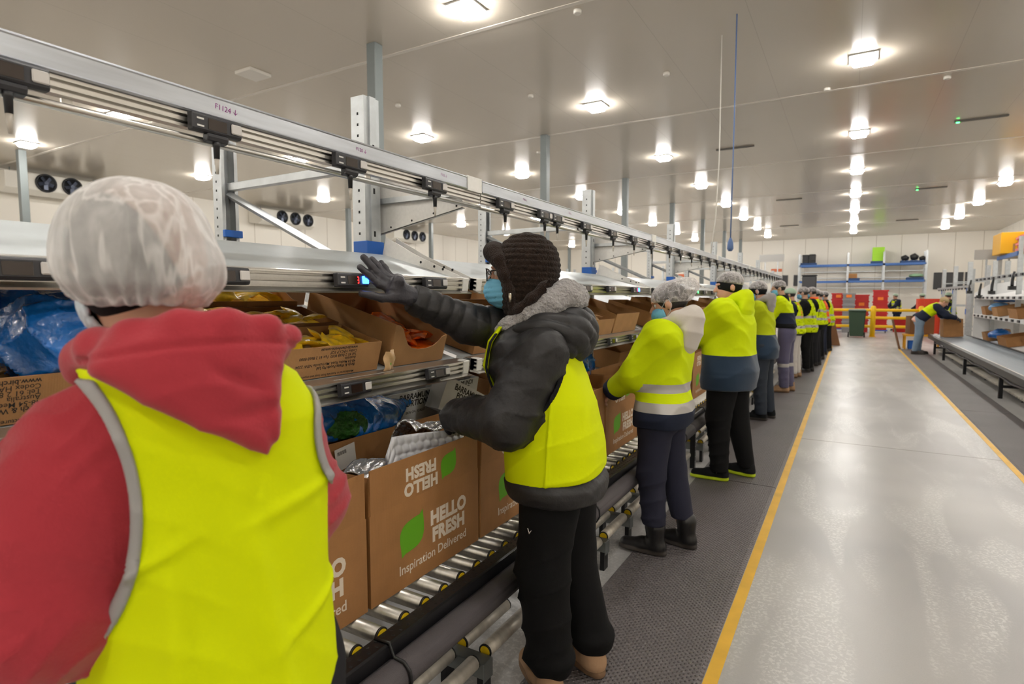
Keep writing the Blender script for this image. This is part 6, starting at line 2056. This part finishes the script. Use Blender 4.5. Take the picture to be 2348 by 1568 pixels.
# ------------------------------------------------------------------ belt conveyor and pick shelves on the right
m_belt = mat('belt_grey', S(112, 124, 134), 0.35, var=(3, .08), stretch=(8, .4, 1))
t = thing('belt_conveyor', 'long low belt conveyor with black frame along the right-hand mat', 'conveyor', (0, 0, 0))
MB().box(2.02, 2.80, 7.5, 19.9, .45, .468).build('belt', m_belt, t, bev=.004)
MB().prism([(1.95, .36), (2.018, .36), (2.018, .475), (1.985, .475), (1.95, .455)], 'y', 7.5, 19.9).build('side_rail', m_rail, t)
MB().prism([(2.802, .36), (2.87, .36), (2.87, .475), (2.802, .475)], 'y', 7.5, 19.9).build('side_rail', m_rail, t)
mb = MB()
y = 7.5
mb.box(1.992, 2.012, 7.5, 19.9, .4755, .480)
mb.build('edge_strip', m_alu, t)
for y in (8.2, 11.0, 14.1, 17.0, 18.7):
    for x in (1.97, 2.80): MB().box(x, x + .05, y - .025, y + .025, .0005, .36).build('leg', m_dark, t)
    MB().box(2.02, 2.80, y - .02, y + .02, .16, .20).build('cross_bar', m_dark, t)
pts = [(1.985, 7.6, .33)] + [(1.985 + .0, 8.2 + i * .7, .33 - .03 * (i % 2)) for i in range(16)]
MB().tube(pts, .018, 8).build('guard_tube', m_foam, t)
for k in range(9):
    y0 = 8.0 + 1.3 * k
    t = thing('skate_roller_bed', 'bed of small pale skate rollers under the belt conveyor, %s from the camera' % ordn(k), 'roller', (0, y0, 0), group='skate roller beds')
    for x in (2.2, 2.6): MB().box(x - .01, x + .01, 0, 1.25, .05, .09).build('rail', m_brk, t)
    for q in range(12):
        MB().cyl((2.10, .05 + .105 * q, .1), (2.75, .05 + .105 * q, .1), .022, 8).build('roller', m_froll, t)
    for x in (2.2, 2.6): MB().box(x - .02, x + .02, .1, .14, .0005, .0495).build('foot', m_dark, t)
# carton being filled by the bending worker
carton('meal_kit_box', 'brown open carton on the belt held by the bending worker', 'box', (2.15, 18.55, .4695), .42, .34, .46, (0, -.06, .1), m_card)
carton('meal_kit_box', 'taller brown carton behind the bending worker beside the belt end', 'box', (1.55, 20.3, .44), .6, .4, .52, (0, 0, .2), m_board)
t = thing('step_stool', 'yellow trolley with a blue tote behind the bending worker', 'trolley', (1.75, 20.4, 0))
MB().box(-.35, .5, -.3, .3, .38, .43).build('deck', m_steelc, t)
for x in (-.33, .45):
    for yy in (-.28, .25): MB().box(x, x + .04, yy, yy + .04, .0005, .38).build('leg', m_steelc, t)
o = MB().box(1.52, 1.78, 20.25, 20.5, .0005, .25).build('tote', m_blue, bev=.02); tag(o, 'blue tote on the floor under the yellow trolley', 'tote')
tag(MB().hexa([(1.30, 20.0, .001), (1.34, 20.0, .001), (1.34, 20.5, .001), (1.30, 20.5, .001), (1.10, 20.1, .85), (1.14, 20.1, .85), (1.14, 20.5, .85), (1.10, 20.5, .85)]).build('board', m_board), 'brown board leaning left of the yellow trolley', 'board')
# white pick shelving: end panel at Y=20.3 and three tilted levels running towards the camera
PS = []
m_wsh = mat('shelf_white', S(226, 226, 226), 0.4)
for k in range(3):
    y1 = 20.3 - 2.7 * k; y0 = y1 - 2.66
    t = thing('pick_shelf', 'white tilted pick shelving on the right, %s bay from the far end panel' % ordn(k) if k else 'white tilted pick shelving on the right with the solid end panel', 'shelf', (0, 0, 0), group='white pick shelves'); PS.append(t)
    for z in (.36, 1.02, 1.50):
        mb = MB(); mb.hexa([(3.02, y0, z - .02), (4.1, y0, z + .20), (4.1, y1, z + .20), (3.02, y1, z - .02), (3.02, y0, z), (4.1, y0, z + .22), (4.1, y1, z + .22), (3.02, y1, z)])
        mb.build('shelf_tray', m_wsh, t)
        MB().box(2.985, 3.018, y0, y1, z - .05, z + .035).build('front_rail', m_wsh, t, bev=.006)
    MB().box(2.99, 3.03, y0, y1, 1.93, 2.02).build('top_rail', m_galvd, t)
    for z in (.36, 1.02, 1.50, 1.975):
        for q in range(5):
            yy = y0 + .3 + .52 * q
            mb = MB(); mb.box(2.962, 2.984 if z < 1.9 else 2.989, yy - .075, yy + .075, z - .03, z + .02)
            mb.build('pick_light', m_mod, t)
    if k == 0:
        mb = MB(); mb.prism([(3.0, .0005), (4.2, .0005), (4.2, 2.0), (3.3, 1.86), (3.0, 1.62)], 'y', y1 + .005, y1 + .03); mb.build('end_panel', m_wsh, t)
    for x in (3.4, 4.25):
        MB().box(x - .05, x + .05, y1 - .045, y1 + .004, .0005, 2.5).build('upright', m_galvd, t)
m_redstr = mat('red_strip', S(206, 40, 40), .5)
tag(MB().box(3.22, 3.27, 20.34, 20.36, .62, 1.45).build('red_tag', m_redstr), 'red vertical strip on the white end panel of the pick shelving', 'strip')
RB = (.20, 0, -PI / 2)
k = 0
for (y, z, w, m, lab) in ((19.6, 1.03, .5, m_card, 'brown carton on the right pick shelves by the end panel'), (18.3, 1.03, .6, m_card2, 'pale carton on the right pick shelves beside the blue film'), (19.3, .37, .5, m_card2, 'brown carton low on the right pick shelves'), (17.5, .37, .9, m_card, 'torn open cartons low on the right pick shelves near the frame edge'), (16.6, 1.03, .8, m_card, 'brown carton on the right pick shelves toward the frame edge')):
    carton('food_carton', lab, 'carton', (3.08, y, z + .012), w, .5, .22, RB, m, 'cartons on the right pick shelves')
bag('plastic_bag', 'pale blue plastic film spilling from the right pick shelves', (3.28, 18.75, 1.25), (.2, .25, .13), 33, m_bagl, .02)
bag('plastic_bag', 'dark blue plastic sheet above the pale film on the right pick shelves', (3.4, 18.9, 1.41), (.2, .36, .04), 36, m_bag, .025)
bag('plastic_bag', 'blue plastic bag low on the right pick shelves', (3.3, 18.7, .56), (.22, .25, .12), 38, m_bag, .02)
# galvanised frames beyond the white shelving with light rail
for k in range(3):
    y = 21.6 + 2.7 * k
    t = thing('rack_frame', 'galvanised rack frame with blue clips on the right beyond the white shelves, %s' % ('nearest one', 'middle one', 'farthest one')[k], 'rack', (0, y, 0), group='right-hand rack frames')
    for x in (3.05, 3.9): MB().box(x - .055, x + .055, -.05, .05, .0005, 2.55).build('upright', m_galvd, t)
    for z in (.5, 1.2, 2.0): MB().box(3.1, 3.85, -.02, .02, z, z + .04).build('brace', m_galvd, t)
    for z in (1.0, 1.62): MB().box(2.985, 2.995, -.06, .06, z, z + .16).build('blue_clip', m_blue, t)
t = thing('pick_rail', 'galvanised pick rail with black lights on the right beyond the white shelves', 'rail', (0, 0, 0))
MB().box(2.96, 2.984, 20.6, 28.0, 1.78, 1.86).build('beam', m_galvd, t)
for i in range(12): MB().box(2.935, 2.96, 20.9 + .58 * i, 21.03 + .58 * i, 1.74, 1.79).build('pick_light', m_mod, t)
# black jointed arms fixed to the rails
for (y, z, own) in ((20.9, 1.75, 'pick_rail'), (17.9, 1.72, 'k0'), (19.4, 1.62, 'k0'), (15.9, 1.80, 'k1')):
    par = t if own == 'pick_rail' else PS[int(own[1])]
    m = MB(); m.X = Matrix.Translation((2.985, y, z))
    m.tube([(0, 0, .25), (-.02, .02, .08), (-.04, -.08, -.05)], [.02, .03, .03], 8)
    m.box(-.10, .02, -.16, -.02, -.14, -.06)
    m.build('scanner_arm', m_black, par)
# high pallet load at the right edge
t = thing('pallet_rack', 'tall rack with blue beam and yellow load at the right edge', 'rack', (0, 0, 0))
for y in (22.3, 25.0):
    for x in (4.30, 5.3): MB().box(x - .05, x + .05, y - .05, y + .05, .0005, 3.3).build('upright', m_galvd, t)
for x in (4.24, 5.32): MB().box(x - .025, x + .025, 22.3, 25.0, 2.74, 2.86).build('beam', m_beamb, t)
for i in range(4): MB().box(4.22, 5.34, 22.5 + .68 * i, 22.56 + .68 * i, 2.865, 2.88).build('support_bar', m_galvd, t)
m_ybox = mat('yellow_carton', S(236, 176, 14), .5)
t = thing('yellow_box', 'big yellow box high on the rack at the right edge', 'box', (4.05, 23.6, 2.882))
MB().box(0, .95, 0, 1.2, 0, .66).build('body', m_ybox, t, bev=.01)
MB().box(.3, .36, -.002, -.0005, .05, .3).build('tape', m_card2, t)
t = thing('red_sack', 'red and white striped sack beside the yellow box on the high rack', 'sack', (4.35, 22.45, 2.882))
mb = MB()
for i in range(3): mb.box(.02, .8, .0, 1.0, .17 * i + .002 * i, .17 * i + .165)
mb.build('body', mat('red_white_sack', S(222, 128, 134), .6, var=(26, .35), stretch=(1, 1, 3)), t, bev=.05, seg=3)
